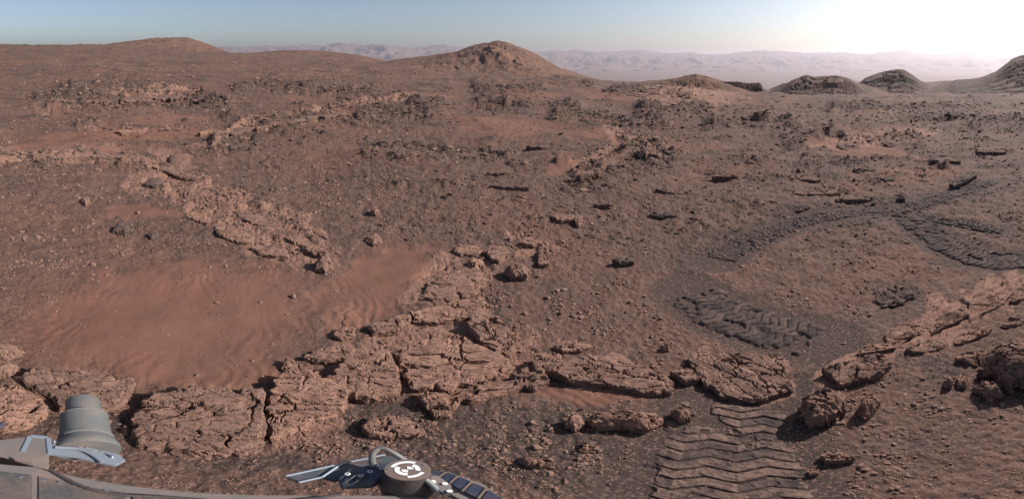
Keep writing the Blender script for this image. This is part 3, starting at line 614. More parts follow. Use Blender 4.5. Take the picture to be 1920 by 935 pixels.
SLABS = [
 # outline, thickness, label, kwargs
 ([(-70,728),(20,727),(60,738),(88,762),(92,778),(60,797),(10,806),(-70,800)], .13, 'rounded pale bedrock slab cut by the left edge of the picture', dict(tilt=(0,.10))),
 ([(27,702),(75,694),(140,698),(256,714),(249,738),(225,757),(180,770),(112,770),(96,745)], .17, 'layered slab with a deep black left face behind the grey cylinder', dict(tilt=(.05,.06))),
 ([(243,790),(262,765),(295,742),(370,731),(440,737),(494,740),(497,790),(494,838),(450,850),(398,853),(330,846),(252,832)], .17, 'large flaky rectangular slab left of the narrow black crack', dict(tilt=(.02,.12), lam=.045, rough=1.15)),
 ([(500,752),(512,722),(535,702),(590,712),(648,712),(655,748),(642,770),(590,790),(540,815),(508,820),(499,790)], .16, 'slab right of the narrow black crack with stepped front', dict(tilt=(0,.08))),
 ([(622,700),(650,678),(700,664),(730,660),(748,700),(752,725),(738,745),(690,752),(650,744),(626,722)], .14, 'wedge shaped broken slab left of the diagonal cleft', dict(strike=60)),
 ([(738,662),(790,642),(860,628),(900,650),(945,668),(960,690),(930,705),(880,722),(830,735),(775,728),(752,700)], .11, 'wide shattered bedrock platform in the middle of the outcrop', dict(lam=.04, strike=80)),
 ([(872,612),(890,596),(915,590),(950,614),(982,640),(965,655),(935,668),(900,640)], .12, 'tilted slab with a straight dark lower left edge', dict(tilt=(-.1,.05), strike=40)),
 ([(690,612),(730,598),(768,588),(772,602),(745,622),(700,628)], .10, 'lumpy ledge block at the lower edge of the orange sand', {}),
 ([(770,588),(815,575),(870,562),(908,560),(918,580),(880,595),(820,606),(775,604)], .09, 'long low ledge between the sand and the dark channel', dict(strike=80)),
 ([(790,560),(805,530),(850,508),(898,502),(905,520),(880,540),(890,555),(845,568)], .07, 'pale broken bedrock shelf above the long low ledge', dict(lam=.04)),
 ([(998,690),(1003,668),(1025,663),(1052,670),(1056,688),(1036,700),(1008,704)], .13, 'blocky rock with a black left side at the gap in the outcrop', {}),
 ([(1030,700),(1060,678),(1110,668),(1170,676),(1225,694),(1268,716),(1255,735),(1205,738),(1140,724),(1070,718)], .09, 'long flat tan plate tapering to the right', dict(strike=65, tilt=(-.03,.05))),
 ([(1288,668),(1340,662),(1400,664),(1460,666),(1474,700),(1487,733),(1450,745),(1415,752),(1360,744),(1325,728)], .06, 'big square flat plate above the nearest chevron wheel track', dict(lam=.03, strike=30, rough=1.3)),
 ([(1542,694),(1580,682),(1625,672),(1652,669),(1672,684),(1655,702),(1610,716),(1575,722)], .11, 'elongated pitted slab tilted up to the right', dict(strike=70, tilt=(.08,.04))),
 ([(1494,768),(1508,746),(1535,732),(1565,729),(1592,741),(1584,764),(1555,784),(1515,790)], .20, 'large rounded boulder with pitted crust beside the wheel track', dict(dome=.40, rough=1.3, cat='boulder')),
 ([(1606,768),(1615,750),(1640,740),(1652,750),(1640,770),(1620,782)], .13, 'smaller pitted boulder right of the large rounded boulder', dict(dome=.5, cat='boulder')),
 ([(1832,688),(1846,668),(1870,650),(1900,642),(1950,648),(1970,690),(1935,714),(1880,712)], .31, 'dark craggy boulder at the right edge casting a black shadow', dict(dome=.40, rough=1.5, cat='boulder')),
 ([(1786,672),(1810,662),(1850,662),(1860,676),(1830,684)], .07, 'thin overhanging ledge left of the dark craggy boulder', dict(tilt=(.15,0))),
 ([(1822,724),(1840,712),(1872,718),(1882,738),(1850,745)], .12, 'wedge shaped rock below the dark craggy boulder', dict(dome=.4)),
 ([(1766,716),(1778,706),(1788,712),(1784,724),(1770,724)], .07, 'small round rock left of the wedge shaped rock', dict(dome=.5)),
 ([(1790,712),(1800,700),(1815,705),(1812,722),(1795,724)], .07, 'knobbly rock between the small round rock and the wedge shaped rock', dict(dome=.5)),
 ([(674,800),(688,786),(725,778),(765,786),(798,806),(780,818),(740,820),(690,816)], .11, 'oval rock with deep horizontal layers on dark sand', dict(lam=.035, rough=1.3, strike=85)),
 ([(1098,786),(1118,770),(1160,768),(1205,772),(1238,774),(1242,788),(1215,804),(1160,798),(1120,800)], .11, 'long ragged rock lying across the gravel', dict(rough=1.25, dome=.4)),
 ([(1058,796),(1066,782),(1088,778),(1096,792),(1080,806)], .09, 'small overhanging block left of the long ragged rock', dict(dome=.3)),
 ([(1256,772),(1272,762),(1292,768),(1298,782),(1275,788)], .09, 'dark sided rock touching the upper left of the nearest track', dict(dome=.4)),
 ([(1256,700),(1275,690),(1300,694),(1312,712),(1285,718)], .08, 'wedge rock just left of the big square plate', {}),
 ([(782,745),(800,736),(840,742),(862,756),(850,770),(800,766)], .10, 'dark layered step at the foot of the shattered platform', dict(rough=1.2)),
 ([(840,745),(880,728),(930,722),(985,712),(990,722),(940,740),(880,756)], .08, 'low layered ledge along the front of the shattered platform', dict(rough=1.2, strike=82)),
 ([(960,705),(985,692),(1020,700),(1030,715),(1000,730),(970,722)], .09, 'stack of thin flakes at the right end of the outcrop', dict(rough=1.2)),
 ([(805,768),(830,764),(848,770),(845,784),(815,785)], .06, 'flat flake of rock on dark sand below the layered step', {}),
 ([(1035,652),(1060,640),(1095,645),(1112,650),(1090,658),(1055,660)], .07, 'thin plate with a curved dark shadow beneath it', dict(tilt=(0,.1))),
 ([(525,690),(535,678),(560,684),(600,700),(585,710),(550,704)], .08, 'long low rock at the lower right of the orange sand', {}),
 ([(528,684),(535,674),(552,676),(556,686),(540,690)], .08, 'small square rock at the tip of the long low rock', dict(dome=.3)),
 ([(566,672),(590,658),(640,650),(668,655),(655,672),(610,680)], .09, 'flaky outcrop block between orange sand and wedge slab', {}),
 ([(622,628),(640,614),(665,616),(668,632),(640,636)], .07, 'low rock in the sand left of the lumpy ledge block', {}),
 ([(-40,652),(0,640),(35,646),(46,660),(10,670),(-40,670)], .10, 'dark undercut rock at the left edge above the bedrock', dict(dome=.4)),
 ([(-30,690),(0,672),(28,676),(36,690),(15,702),(-30,702)], .10, 'rough angular block at the left edge below the undercut rock', dict(dome=.35)),
 ([(912,478),(918,464),(950,466),(956,480),(938,494),(922,490)], .20, 'block with a tall black left face in the rock cluster', dict(rough=.8)),
 ([(944,506),(960,498),(985,500),(996,508),(985,518),(955,516)], .16, 'low boulder with black shadow in front of the rock cluster', dict(dome=.4, cat='boulder')),
 ([(1008,498),(1010,470),(1022,466),(1030,480),(1028,498)], .12, 'pale upright slab at the right of the rock cluster', {}),
 ([(850,470),(860,460),(895,462),(906,472),(895,480),(865,478)], .10, 'flat layered rock left of the tall black faced block', {}),
 ([(872,494),(885,486),(905,488),(910,498),(890,502)], .10, 'dark bottomed rock under the flat layered rock', dict(dome=.4)),
 ([(972,456),(985,449),(1012,450),(1018,458),(1000,462)], .09, 'pale flat rock at the back of the rock cluster', {}),
 ([(1030,406),(1050,402),(1078,405),(1076,414),(1050,416)], .13, 'undercut ledge with a black shadow slit in the gravel plain', dict(tilt=(0,-.05))),
 ([(1076,414),(1080,402),(1092,404),(1094,420),(1082,426)], .14, 'upright block at the right end of the undercut ledge', {}),
 ([(590,500),(598,484),(618,482),(626,494),(610,504)], .15, 'pale rounded rock at the lower end of the bright outcrop', dict(dome=.4)),
 ([(972,864),(985,854),(1010,860),(1034,872),(1015,876),(985,872)], .06, 'pointed elongated stone with dark left end near the rover', dict(dome=.4)),
 ([(1536,856),(1550,846),(1580,848),(1606,862),(1575,866),(1548,866)], .06, 'flat jagged stone right of the nearest wheel track', dict(rough=1.3)),
 ([(1512,884),(1520,878),(1536,880),(1536,888),(1518,890)], .035, 'little flat stone below the flat jagged stone', {}),
 ([(694,396),(698,390),(708,390),(712,396),(704,400)], .16, 'solitary dark sided boulder on the gravel plain', dict(dome=.4, cat='boulder')),
 ([(686,450),(694,440),(712,444),(718,452),(700,458)], .15, 'angular rock at the upper edge of the sandy streaks', dict(dome=.4)),
 ([(210,430),(220,420),(240,420),(254,430),(235,434)], .18, 'black shadowed rock alone in the left gravel', dict(dome=.4, mat='dark')),
 ([(276,440),(285,434),(298,436),(298,444),(284,446)], .12, 'small dark rock right of the black shadowed rock', dict(dome=.4, mat='dark')),
 ([(1146,490),(1160,485),(1186,486),(1190,494),(1165,496)], .10, 'low dark ledge left of the upper wheel tracks', dict(mat='dark')),
 ([(1240,655),(1244,646),(1254,648),(1254,656)], .06, 'small pointed rock above the long flat tan plate', dict(dome=.4)),
 ([(1216,402),(1230,394),(1262,400),(1270,406),(1240,407)], .10, 'thin ledge with dark shadow left of the upper track', dict(mat='dark')),
 ([(1778,346),(1800,331),(1826,322),(1834,328),(1812,342),(1790,349)], .13, 'leaning dark slab throwing a black shadow beyond the upper track', dict(mat='dark', rough=.9)),
 ([(1636,560),(1648,542),(1680,535),(1706,545),(1712,558),(1690,572),(1655,576)], .028, 'dark crusty rock patch broken by the wheels', dict(mat='dark', rough=2.2, lam=.03)),
 ([(1084,846),(1095,828),(1104,832),(1102,846)], .04, 'triangular tan stone in the dark gravel', dict(dome=.4)),
 ([(270,345),(280,334),(300,332),(310,345),(292,352)], .22, 'largest dark boulder of the cluster on the pale ridge', dict(dome=.4, mat='dark', cat='boulder')),
 ([(298,352),(306,342),(320,344),(322,356),(308,360)], .22, 'tan boulder right of the largest dark boulder on the ridge', dict(dome=.4, cat='boulder')),
 ([(314,300),(320,290),(330,292),(330,304),(320,306)], .2, 'dark upright boulder at the bend of the rubble ridge', dict(dome=.4, mat='dark', cat='boulder')),
 ([(152,376),(158,368),(168,370),(170,378),(160,381)], .18, 'lone tan rock in the gravel below the pale ridge', dict(dome=.4)),
 ([(1425,392),(1435,386),(1458,389),(1462,394),(1440,396)], .12, 'low pale block left of the upper wheel track', {}),
 ([(1486,396),(1495,388),(1515,386),(1518,392),(1500,398)], .14, 'dark block beside the upper wheel track', dict(mat='dark')),
 ([(1650,336),(1660,332),(1676,334),(1680,338),(1660,340)], .14, 'flat dark rock far behind the upper wheel track', dict(mat='dark')),
 ([(1680,372),(1686,362),(1694,362),(1698,370)], .16, 'dark pyramid rock just above the upper track', dict(mat='dark', dome=.5)),
]
for out, th, lab, kw in SLABS:
    kw = dict(kw)
    if kw.get('mat') == 'dark': kw['mat'] = M_DARKSTONE
    nm = 'boulder' if kw.get('cat') == 'boulder' else ('bedrock_slab' if ('slab' in lab or 'plate' in lab or 'platform' in lab) else ('rock_ledge' if ('ledge' in lab or 'shelf' in lab or 'step' in lab) else 'rock'))
    kw['cat'] = {'boulder': 'boulder', 'bedrock_slab': 'rock slab', 'rock_ledge': 'rock ledge', 'rock': 'rock'}[nm]
    slab(nm, out, th, lab, **kw)

# low broken ledges: irregular outlines about a centre traced on the ground
def lump(cx, cy, w_, h_, rot, sd_):
    r_ = np.random.default_rng(sd_); n = 8; pts = []
    for q in range(n):
        a = 2*math.pi*(q+r_.uniform(-.3, .3))/n; k_ = r_.uniform(.78, 1.12)/max(abs(math.cos(a)), abs(math.sin(a)))**.6
        x_, y_ = w_/2*k_*math.cos(a), h_/2*k_*math.sin(a); c, s_ = math.cos(R(rot)), math.sin(R(rot))
        pts.append((cx+x_*c-y_*s_, cy+x_*s_+y_*c))
    return pts
ORD = ['', 'second', 'third', 'fourth', 'fifth', 'sixth', 'seventh', 'eighth', 'ninth', 'tenth', '11th', '12th', '13th', '14th', '15th', '16th', '17th', '18th', '19th', '20th']
ORD += ['%d%s' % (q, {1: 'st', 2: 'nd', 3: 'rd'}.get(q % 10, 'th')) for q in range(21, 60)]
def nth(q, n): return 'leftmost' if q == 0 else 'rightmost' if q == n-1 else (ORD[q] if q < n/2 else ORD[n-1-q])
def side_of(q, n): return '' if q in (0, n-1) else ('from the left ' if q < n/2 else 'from the right ')
LEDGES = [
 ('pale slab', 'along the bright outcrop sloping to the sand', 'slabs of the bright outcrop', .10, 0, dict(rough=1.2), [(338,322,80,22,20),(388,352,60,18,30),(432,380,80,24,28),(372,408,54,16,20),(478,408,84,26,25),(438,440,76,22,15),(545,442,90,24,25),(508,472,76,20,10),(592,470,56,18,20),(600,438,40,12,25)]),
 ('bright slab', 'in the pale strip below the right tracks', 'slabs of the pale right strip', .035, 0, dict(rough=1.3, lam=.04), [(1655,650,90,18,-8),(1700,622,110,26,-14),(1742,650,80,18,-10),(1775,600,110,26,-22),(1822,628,80,18,-20),(1852,572,96,26,-28),(1905,600,70,18,-20),(1925,545,70,24,-25)]),
 ('dark ledge', 'along the long scarp above the gravel hollow', 'ledges of the long scarp', .30, 1, dict(rough=1.8), [(412,262,44,12,-30),(452,246,50,11,-22),(505,234,58,10,-12),(565,224,60,9,-8),(625,216,60,8,-6),(690,209,60,8,-4),(750,204,56,7,-5),(802,199,44,6,-6)]),
 ('pale ledge', 'in the rock band at the far left edge', 'ledges of the left rock band', .20, 0, dict(rough=1.6), [(20,300,70,13,0),(88,294,60,12,-4),(150,290,56,11,0),(212,296,60,12,6),(272,306,58,13,10)]),
 ('dark ledge', 'in the far layered outcrop under the left hill', 'ledges of the far left outcrop', .50, 1, dict(rough=2.2), [(120,190,50,8,3),(185,192,56,8,0),(255,187,64,10,-4),(318,184,70,11,0),(385,191,60,8,8)]),
 ('grey ledge', 'in the rubble heap right of the dunes', 'ledges of the rubble heap', .32, 1, dict(rough=1.2), [(1108,328,44,10,-15),(1148,305,56,13,-20),(1182,284,50,11,-15),(1225,290,46,9,10)]),
 ('thin pale ledge', 'in the sandy hollow at the upper left', 'thin ledges of the sandy hollow', .13, 0, dict(rough=1.8), [(165,236,34,5,8),(248,245,66,6,-3),(318,240,36,5,6),(385,248,26,5,-8)]),
 ('dark slit ledge', 'on the wide gravel plain', 'slit ledges of the gravel plain', .16, 1, dict(tilt=(0, .08)), [(812,310,44,5,2),(935,325,46,5,0),(955,352,76,5,3),(880,290,50,6,0),(1005,275,50,5,2),(1130,385,40,5,0),(1260,360,60,5,4),(770,285,50,7,12)]),
 ('flat dark ledge', 'on the plain behind the upper track', 'flat ledges behind the upper track', .14, 1, dict(tilt=(0, .06)), [(1360,330,50,6,0),(1510,335,56,6,3),(1530,362,90,7,-2),(1600,372,80,8,-3),(1620,318,50,7,0),(1770,300,60,7,0),(1690,268,60,8,-4),(1590,275,50,8,0),(1860,282,60,7,0)]),
]
for lab, where, grp, th, dk, kw, lst in LEDGES:
    lst = sorted(lst)
    for q, (cx, cy, w_, h_, rot) in enumerate(lst):
        nm = 'bedrock_slab' if 'slab' in lab else 'rock_ledge'
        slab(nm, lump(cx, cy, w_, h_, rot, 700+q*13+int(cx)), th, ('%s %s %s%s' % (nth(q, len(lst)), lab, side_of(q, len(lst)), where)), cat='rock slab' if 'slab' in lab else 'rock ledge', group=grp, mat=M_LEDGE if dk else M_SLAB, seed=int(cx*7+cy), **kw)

# angular stones, eight shapes: a ball cut by random planes
def stone_mesh(name, seed, sub=2, mat=None):
    rg = np.random.default_rng(seed)
    bm = bmesh.new(); bmesh.ops.create_icosphere(bm, subdivisions=sub, radius=1.0)
    v = np.array([p.co[:] for p in bm.verts]); f = np.array([[q.index for q in p.verts] for p in bm.faces]); bm.free()
    v *= np.array([1.0, rg.uniform(.6, .9), rg.uniform(.4, .7)])
    for _ in range(13):
        n = rg.normal(size=3); n /= np.linalg.norm(n); d = rg.uniform(.30, .62)
        k_ = np.maximum(v@n-d, 0); v -= np.outer(k_, n)
    v += .03*rg.normal(size=v.shape)
    me = mesh_np(name, v, f, False); me.materials.append(mat or M_STONE); return me
STONES = [stone_mesh('stone', 300+i, 2) for i in range(10)]
PEBBLES = [stone_mesh('pebble', 400+i, 1) for i in range(8)]
DSTONES = [stone_mesh('dark_stone', 500+i, 2, M_DARKSTONE) for i in range(8)]

rg = np.random.default_rng(11)
def density(x, y, px, py):
    snd, bed, grv, roc, trk = [gsample(a, x, y) for a in (GSND, GBED, GGRV, GROC, GTRK)]
    clump = sstep(-.35, .5, fbm(np.arctan2(x, y)/.08, np.log(np.hypot(x, y)+.6)/.10, 3, 210))
    return np.clip((.22+.55*grv+.6*roc-.12*bed)*(.06+1.2*clump*clump), 0, 1)*(1-.78*snd)*(1-.75*trk)
# the larger stones: things of their own, named by the ground they lie on
ZONES = [
 ((1500, 790, 1700, 935), 26, 'small tan stone strewn on the gravel right of the nearest wheel track', 'stones right of the nearest track', 0, 'tan stone', 'on the gravel right of the nearest wheel track'),
 ((1000, 805, 1230, 935), 26, 'small tan stone lying between the rover deck and nearest wheel track', 'stones between rover and near track', 0, 'tan stone', 'between the rover deck and nearest track'),
 ((810, 770, 1050, 880), 22, 'small angular stone on dark soil below the shattered platform', 'stones below the shattered platform', 0, 'angular stone', 'on dark soil below the shattered platform'),
 ((545, 815, 700, 862), 16, 'small angular stone on dark sand just above the rover deck', 'stones above the rover deck', 0, 'angular stone', 'on dark sand above the rover deck'),
 ((930, 520, 1250, 640), 40, 'tan stone scattered over the gravel left of the curved track', 'stones in the middle gravel', 0, 'tan stone', 'in the gravel left of the curved track'),
 ((1700, 700, 1920, 790), 18, 'small stone on the gravel below the dark craggy boulder', 'stones below the craggy boulder', 0, 'stone', 'on the gravel below the dark craggy boulder'),
 ((20, 340, 260, 520), 22, 'stone lying in the gravel on the left below the pale ridge', 'stones in the left gravel', 0, 'stone', 'in the left gravel below the pale ridge'),
 ((380, 470, 640, 580), 12, 'stone lying on the orange sand below the bright outcrop', 'stones on the orange sand', 0, 'stone', 'on the sand below the bright outcrop'),
 ((420, 225, 640, 285), 34, 'dark angular stone in the rubble below the long scarp', 'rubble stones under the long scarp', 1, 'dark stone', 'in the rubble below the long scarp'),
 ((1100, 275, 1260, 345), 24, 'dark angular stone in the rubble heap right of the orange dunes', 'rubble heap stones', 1, 'dark stone', 'in the rubble heap right of the dunes'),
 ((1290, 300, 1660, 385), 18, 'dark stone on the plain behind the upper wheel track', 'stones behind the upper track', 1, 'dark stone', 'on the plain behind the upper track'),
 ((220, 178, 430, 205), 16, 'dark block in the far layered outcrop on the left', 'blocks of the far left outcrop', 1, 'dark block', 'in the far layered outcrop at left'),
 ((700, 330, 1010, 460), 18, 'small dark stone on the wide gravel plain', 'stones on the wide gravel plain', 1, 'dark stone', 'on the wide central gravel plain'),
]
for (x0, y0, x1, y1), n, lab, grp, dk, kind_, where in ZONES:
    cnt = 0; tries = 0; made = []
    while cnt < n and tries < 3000:
        tries += 1
        px, py = rg.uniform(x0, x1), rg.uniform(y0, y1)
        if any(abs(px-a) < 9 and abs(py-b) < 9 for a, b, _ in made): continue
        x, y = [float(v_) for v_ in P(px, py)]
        d_ = density(np.array([x]), np.array([y]), px, py)[0]
        if rg.random() > d_+.08 or gsample(GTRK, np.array([x]), np.array([y]))[0] > .3: continue
        D = math.sqrt(x*x+y*y+CAMZ**2)
        s_ = .5*rg.choice([10, 12, 15, 19], p=[.45, .3, .18, .07])/K*math.pi/180*D*(.8 if py < 230 else 1)
        me = (DSTONES if dk else STONES)[rg.integers(8)]
        o = link('dark_stone' if dk else 'stone', me)
        o.location = (x, y, gz(x, y)+s_*.12); o.scale = (s_, s_*rg.uniform(.8, 1.1), s_*rg.uniform(.7, 1.1))
        o.rotation_euler = (rg.normal()*.22, rg.normal()*.22, rg.uniform(0, 6.28))
        made.append((px, py, o)); cnt += 1
    made.sort(key=lambda q: q[0])
    big = max(range(len(made)), key=lambda q: made[q][2].scale[0]/made[q][2].location.length)
    for q, (px, py, o) in enumerate(made):
        if q == 0: t_ = 'leftmost ' + kind_ + ' ' + where
        elif q == len(made)-1: t_ = 'rightmost ' + kind_ + ' ' + where
        elif q == big: t_ = 'largest ' + kind_ + ' ' + where
        elif q < len(made)/2: t_ = ORD[q] + ' ' + kind_ + ' from the left ' + where
        else: t_ = ORD[len(made)-1-q] + ' ' + kind_ + ' from the right ' + where
        tag(o, t_, 'stone', grp)

# the rest of the stones: too many to count
def scatter(name, label, meshes, n, pxlo, pxhi, alpha, seed, ylo, yhi, wgt, smax=.5, flat=0.0):
    r_ = np.random.default_rng(seed)
    px, py = r_.uniform(-60, 1980, n), r_.uniform(ylo, yhi, n)
    az, rr = ground_r(px, py); x, y = rr*np.sin(az), rr*np.cos(az)
    keep = (r_.random(n) < wgt(x, y, px, py)) & (rr < 120)
    x, y, rr, px, az = x[keep], y[keep], rr[keep], px[keep], az[keep]; n = len(x)
    D = np.hypot(rr, CAMZ); u = r_.random(n)
    size = pxlo*(1-u*(1-(pxlo/pxhi)**alpha))**(-1/alpha)
    s_ = np.minimum(.5*size/K*np.pi/180*D, smax)
    z = gsample(GZ, x, y)+s_*.10
    me = bpy.data.meshes.new(name); me.vertices.add(n); me.vertices.foreach_set('co', np.stack([x, y, z], 1).astype(np.float32).ravel())
    a = me.attributes.new('rot', 'FLOAT_VECTOR', 'POINT'); a.data.foreach_set('vector', np.stack([r_.normal(0, .25, n), r_.normal(0, .25, n), np.where(r_.random(n) < flat, -az+r_.normal(0, .35, n), r_.uniform(0, 6.28, n))], 1).astype(np.float32).ravel())
    a = me.attributes.new('scl', 'FLOAT_VECTOR', 'POINT'); a.data.foreach_set('vector', (s_[:, None]*np.stack([1+flat*r_.uniform(0, 1.0, n), r_.uniform(.75, 1.15, n), r_.uniform(.6, 1.2, n)*(1-.45*flat)], 1)).astype(np.float32).ravel())
    a = me.attributes.new('idx', 'INT', 'POINT'); a.data.foreach_set('value', r_.integers(0, len(meshes), n).astype(np.int32))
    col = bpy.data.collections.new(name+'_shapes')
    for m in meshes: col.objects.link(bpy.data.objects.new(m.name+'_shape', m))
    g = bpy.data.node_groups.new(name, 'GeometryNodeTree')
    g.interface.new_socket('Geometry', in_out='INPUT', socket_type='NodeSocketGeometry'); g.interface.new_socket('Geometry', in_out='OUTPUT', socket_type='NodeSocketGeometry')
    N = g.nodes.new; gi, go = N('NodeGroupInput'), N('NodeGroupOutput'); ip = N('GeometryNodeInstanceOnPoints'); ci = N('GeometryNodeCollectionInfo')
    ci.inputs[0].default_value = col; ci.inputs['Separate Children'].default_value = True; ci.inputs['Reset Children'].default_value = True
    def na(nm, dt):
        q = N('GeometryNodeInputNamedAttribute'); q.data_type = dt; q.inputs[0].default_value = nm; return [o_ for o_ in q.outputs if o_.enabled][0]
    g.links.new(gi.outputs[0], ip.inputs['Points']); g.links.new(ci.outputs[0], ip.inputs['Instance']); ip.inputs['Pick Instance'].default_value = True
    g.links.new(na('idx', 'INT'), ip.inputs['Instance Index']); g.links.new(na('rot', 'FLOAT_VECTOR'), ip.inputs['Rotation']); g.links.new(na('scl', 'FLOAT_VECTOR'), ip.inputs['Scale'])
    g.links.new(ip.outputs[0], go.inputs[0])
    o = link(name, me); md = o.modifiers.new('scatter', 'NODES'); md.node_group = g
    return tag(o, label, 'stones', kind='stuff')
scatter('pebbles', 'fine tan pebbles and stone chips strewn over the soil', PEBBLES, 130000, 3.2, 13, 2.4, 21, 205, 1000, density)
def rubble_w(x, y, px, py): return np.clip(gsample(GROC, x, y)**1.4*1.3+.04+.30*sstep(.0, .6, fbm(np.arctan2(x, y)/.05, np.log(np.hypot(x, y))/.06, 3, 233)), 0, 1)*(1-.9*gsample(GSND, x, y))*sstep(2.5, 5, np.hypot(x, y))
scatter('rubble', 'dark angular rubble along the ridges and far plain', DSTONES+STONES[:5], 150000, 2.8, 13, 2.2, 22, 120, 480, rubble_w, .6, .7)

def ledge_w(x, y, px, py): return sstep(.25, .8, gsample(GRUB, x, y))*sstep(-.3, .3, fbm(np.arctan2(x, y)/.03, np.log(np.hypot(x, y))/.04, 3, 230))
scatter('ledge_blocks', 'broken blocks heaped along the rocky scarps', DSTONES+STONES[:4], 60000, 5.0, 18, 2.4, 23, 140, 420, ledge_w, .7, .8)

# ------------------------------------------------------------------ rover
def mat_paint(name, col, rough=.5, metal=0.0, dust=.35, spec=.4):
    s = NT(name, rough, spec); s.b.inputs['Metallic'].default_value = metal
    tc = s.n('ShaderNodeTexCoord').outputs['Object']
    n1, n2 = s.noise(14, 6, .65, s.pos), s.noise(120, 4, .7, s.pos)
    c = s.mix(s.math('MULTIPLY', s.ramp(n1, .4, .7), dust), col, (.26, .16, .12))
    c = s.mix(s.math('MULTIPLY', s.ramp(n2, .45, .75), dust*.5), c, (.30, .19, .145))
    return s.done(c, s.bump(n2, .08, .002))
M_GREY = mat_paint('grey_green_paint', (.115, .130, .126), .6, 0, .42)
M_LGREY = mat_paint('light_grey_frame', (.22, .26, .30), .4, .2, .25)
M_DECK = mat_paint('dusty_deck_paint', (.13, .12, .114), .6, 0, .5)
M_DECK2 = mat_paint('dusty_grey_plate', (.07, .068, .066), .5, .1, .55)
M_BRONZE = mat_paint('brown_disc', (.17, .125, .105), .45, .3, .2)
M_BLUE = mat_paint('blue_plate', (.05, .068, .10), .35, .4, .35)
M_PANEL = mat_paint('dark_panel', (.075, .088, .10), .35, .3, .45)
M_GLASS = mat_paint('scratched_blue_tile', (.045, .06, .10), .22, .5, .45, .6)
M_BLACK = mat_paint('black_housing', (.03, .03, .032), .5, 0, .25)
M_TUBE = mat_paint('grey_tube', (.13, .135, .13), .5, 0, .3)
M_WHITE = mat_paint('white_mark', (.68, .66, .63), .5, 0, .22)
M_STEEL = mat_paint('bolt_steel', (.6, .6, .62), .25, .9, .08)

rover = link('rover', None); rover.location = (0, 0, 0)
tag(rover, 'rover deck parts at the bottom edge, with grey cylinder and round target disc', 'rover')
def at_z(px, py, z):
    az = R((px-PX0)/K); r = (CAMZ-z)/math.tan(R((py-PY0)/K)); return Vector((r*math.sin(az), r*math.cos(az), z))
def bm_obj(name, bm, mat, parent, smooth=False):
    bmesh.ops.recalc_face_normals(bm, faces=bm.faces)
    me = bpy.data.meshes.new(name); bm.to_mesh(me); bm.free()
    if smooth:
        for p in me.polygons: p.use_smooth = True
        me.set_sharp_from_angle(angle=R(35))
    return link(name, me, mat, parent)
def lathe(prof, frame, seg=64):
    """prof: (radius, height along the axis)"""
    bm = bmesh.new(); rings = []
    for r_, h_ in prof:
        rings.append([bm.verts.new(frame @ Vector((r_*math.cos(2*math.pi*i/seg), r_*math.sin(2*math.pi*i/seg), h_))) for i in range(seg)])
    for a, b in zip(rings[:-1], rings[1:]):
        for i in range(seg): bm.faces.new((a[i], a[(i+1) % seg], b[(i+1) % seg], b[i]))
    bm.faces.new(rings[0][::-1]); bm.faces.new(rings[-1]); return bm
def prism(pts, depth, up=Vector((0, 0, 1)), bev=.002):
    bm = bmesh.new(); t = [bm.verts.new(p) for p in pts]; b = [bm.verts.new(p-up*depth) for p in pts]; n = len(pts)
    bm.faces.new(t); bm.faces.new(b[::-1])
    for i in range(n): bm.faces.new((t[i], b[i], b[(i+1) % n], t[(i+1) % n]))
    bmesh.ops.recalc_face_normals(bm, faces=bm.faces)
    if bev: bmesh.ops.bevel(bm, geom=bm.edges[:], offset=bev, segments=2, affect='EDGES')
    return bm
def tube(pts, rad, seg=14, taper=None):
    pts = [Vector(p) for p in pts]
    for _ in range(3):
        q = [pts[0]]
        for a, b in zip(pts[:-1], pts[1:]): q += [a.lerp(b, .25), a.lerp(b, .75)]
        pts = q+[pts[-1]]
    bm = bmesh.new(); rings = []
    for i, p in enumerate(pts):
        d = (pts[min(i+1, len(pts)-1)]-pts[max(i-1, 0)]).normalized(); a = d.cross(Vector((.3, .2, 1))).normalized(); b = d.cross(a)
        rings.append([bm.verts.new(p+(a*math.cos(2*math.pi*k/seg)+b*math.sin(2*math.pi*k/seg))*rad) for k in range(seg)])
    for a, b in zip(rings[:-1], rings[1:]):
        for k in range(seg): bm.faces.new((a[k], a[(k+1) % seg], b[(k+1) % seg], b[k]))
    bm.faces.new(rings[0][::-1]); bm.faces.new(rings[-1]); return bm
def axis_frame(o, zaxis):
    q = Vector(zaxis).normalized().to_track_quat('Z', 'Y'); return Matrix.Translation(o) @ q.to_matrix().to_4x4()

DZ = .92
# deck under the camera, its far edge along the bottom of the picture
edge = [(-420, 840), (-60, 860), (60, 872), (240, 908), (420, 924), (560, 926), (760, 922), (960, 955)]
dpts = [at_z(a, b, DZ) for a, b in edge] + [Vector((.10, .05, DZ)), Vector((-.25, -.35, DZ)), Vector((-.75, -.30, DZ))]
bm_obj('deck', prism(dpts, .22, bev=.006), M_DECK, rover)

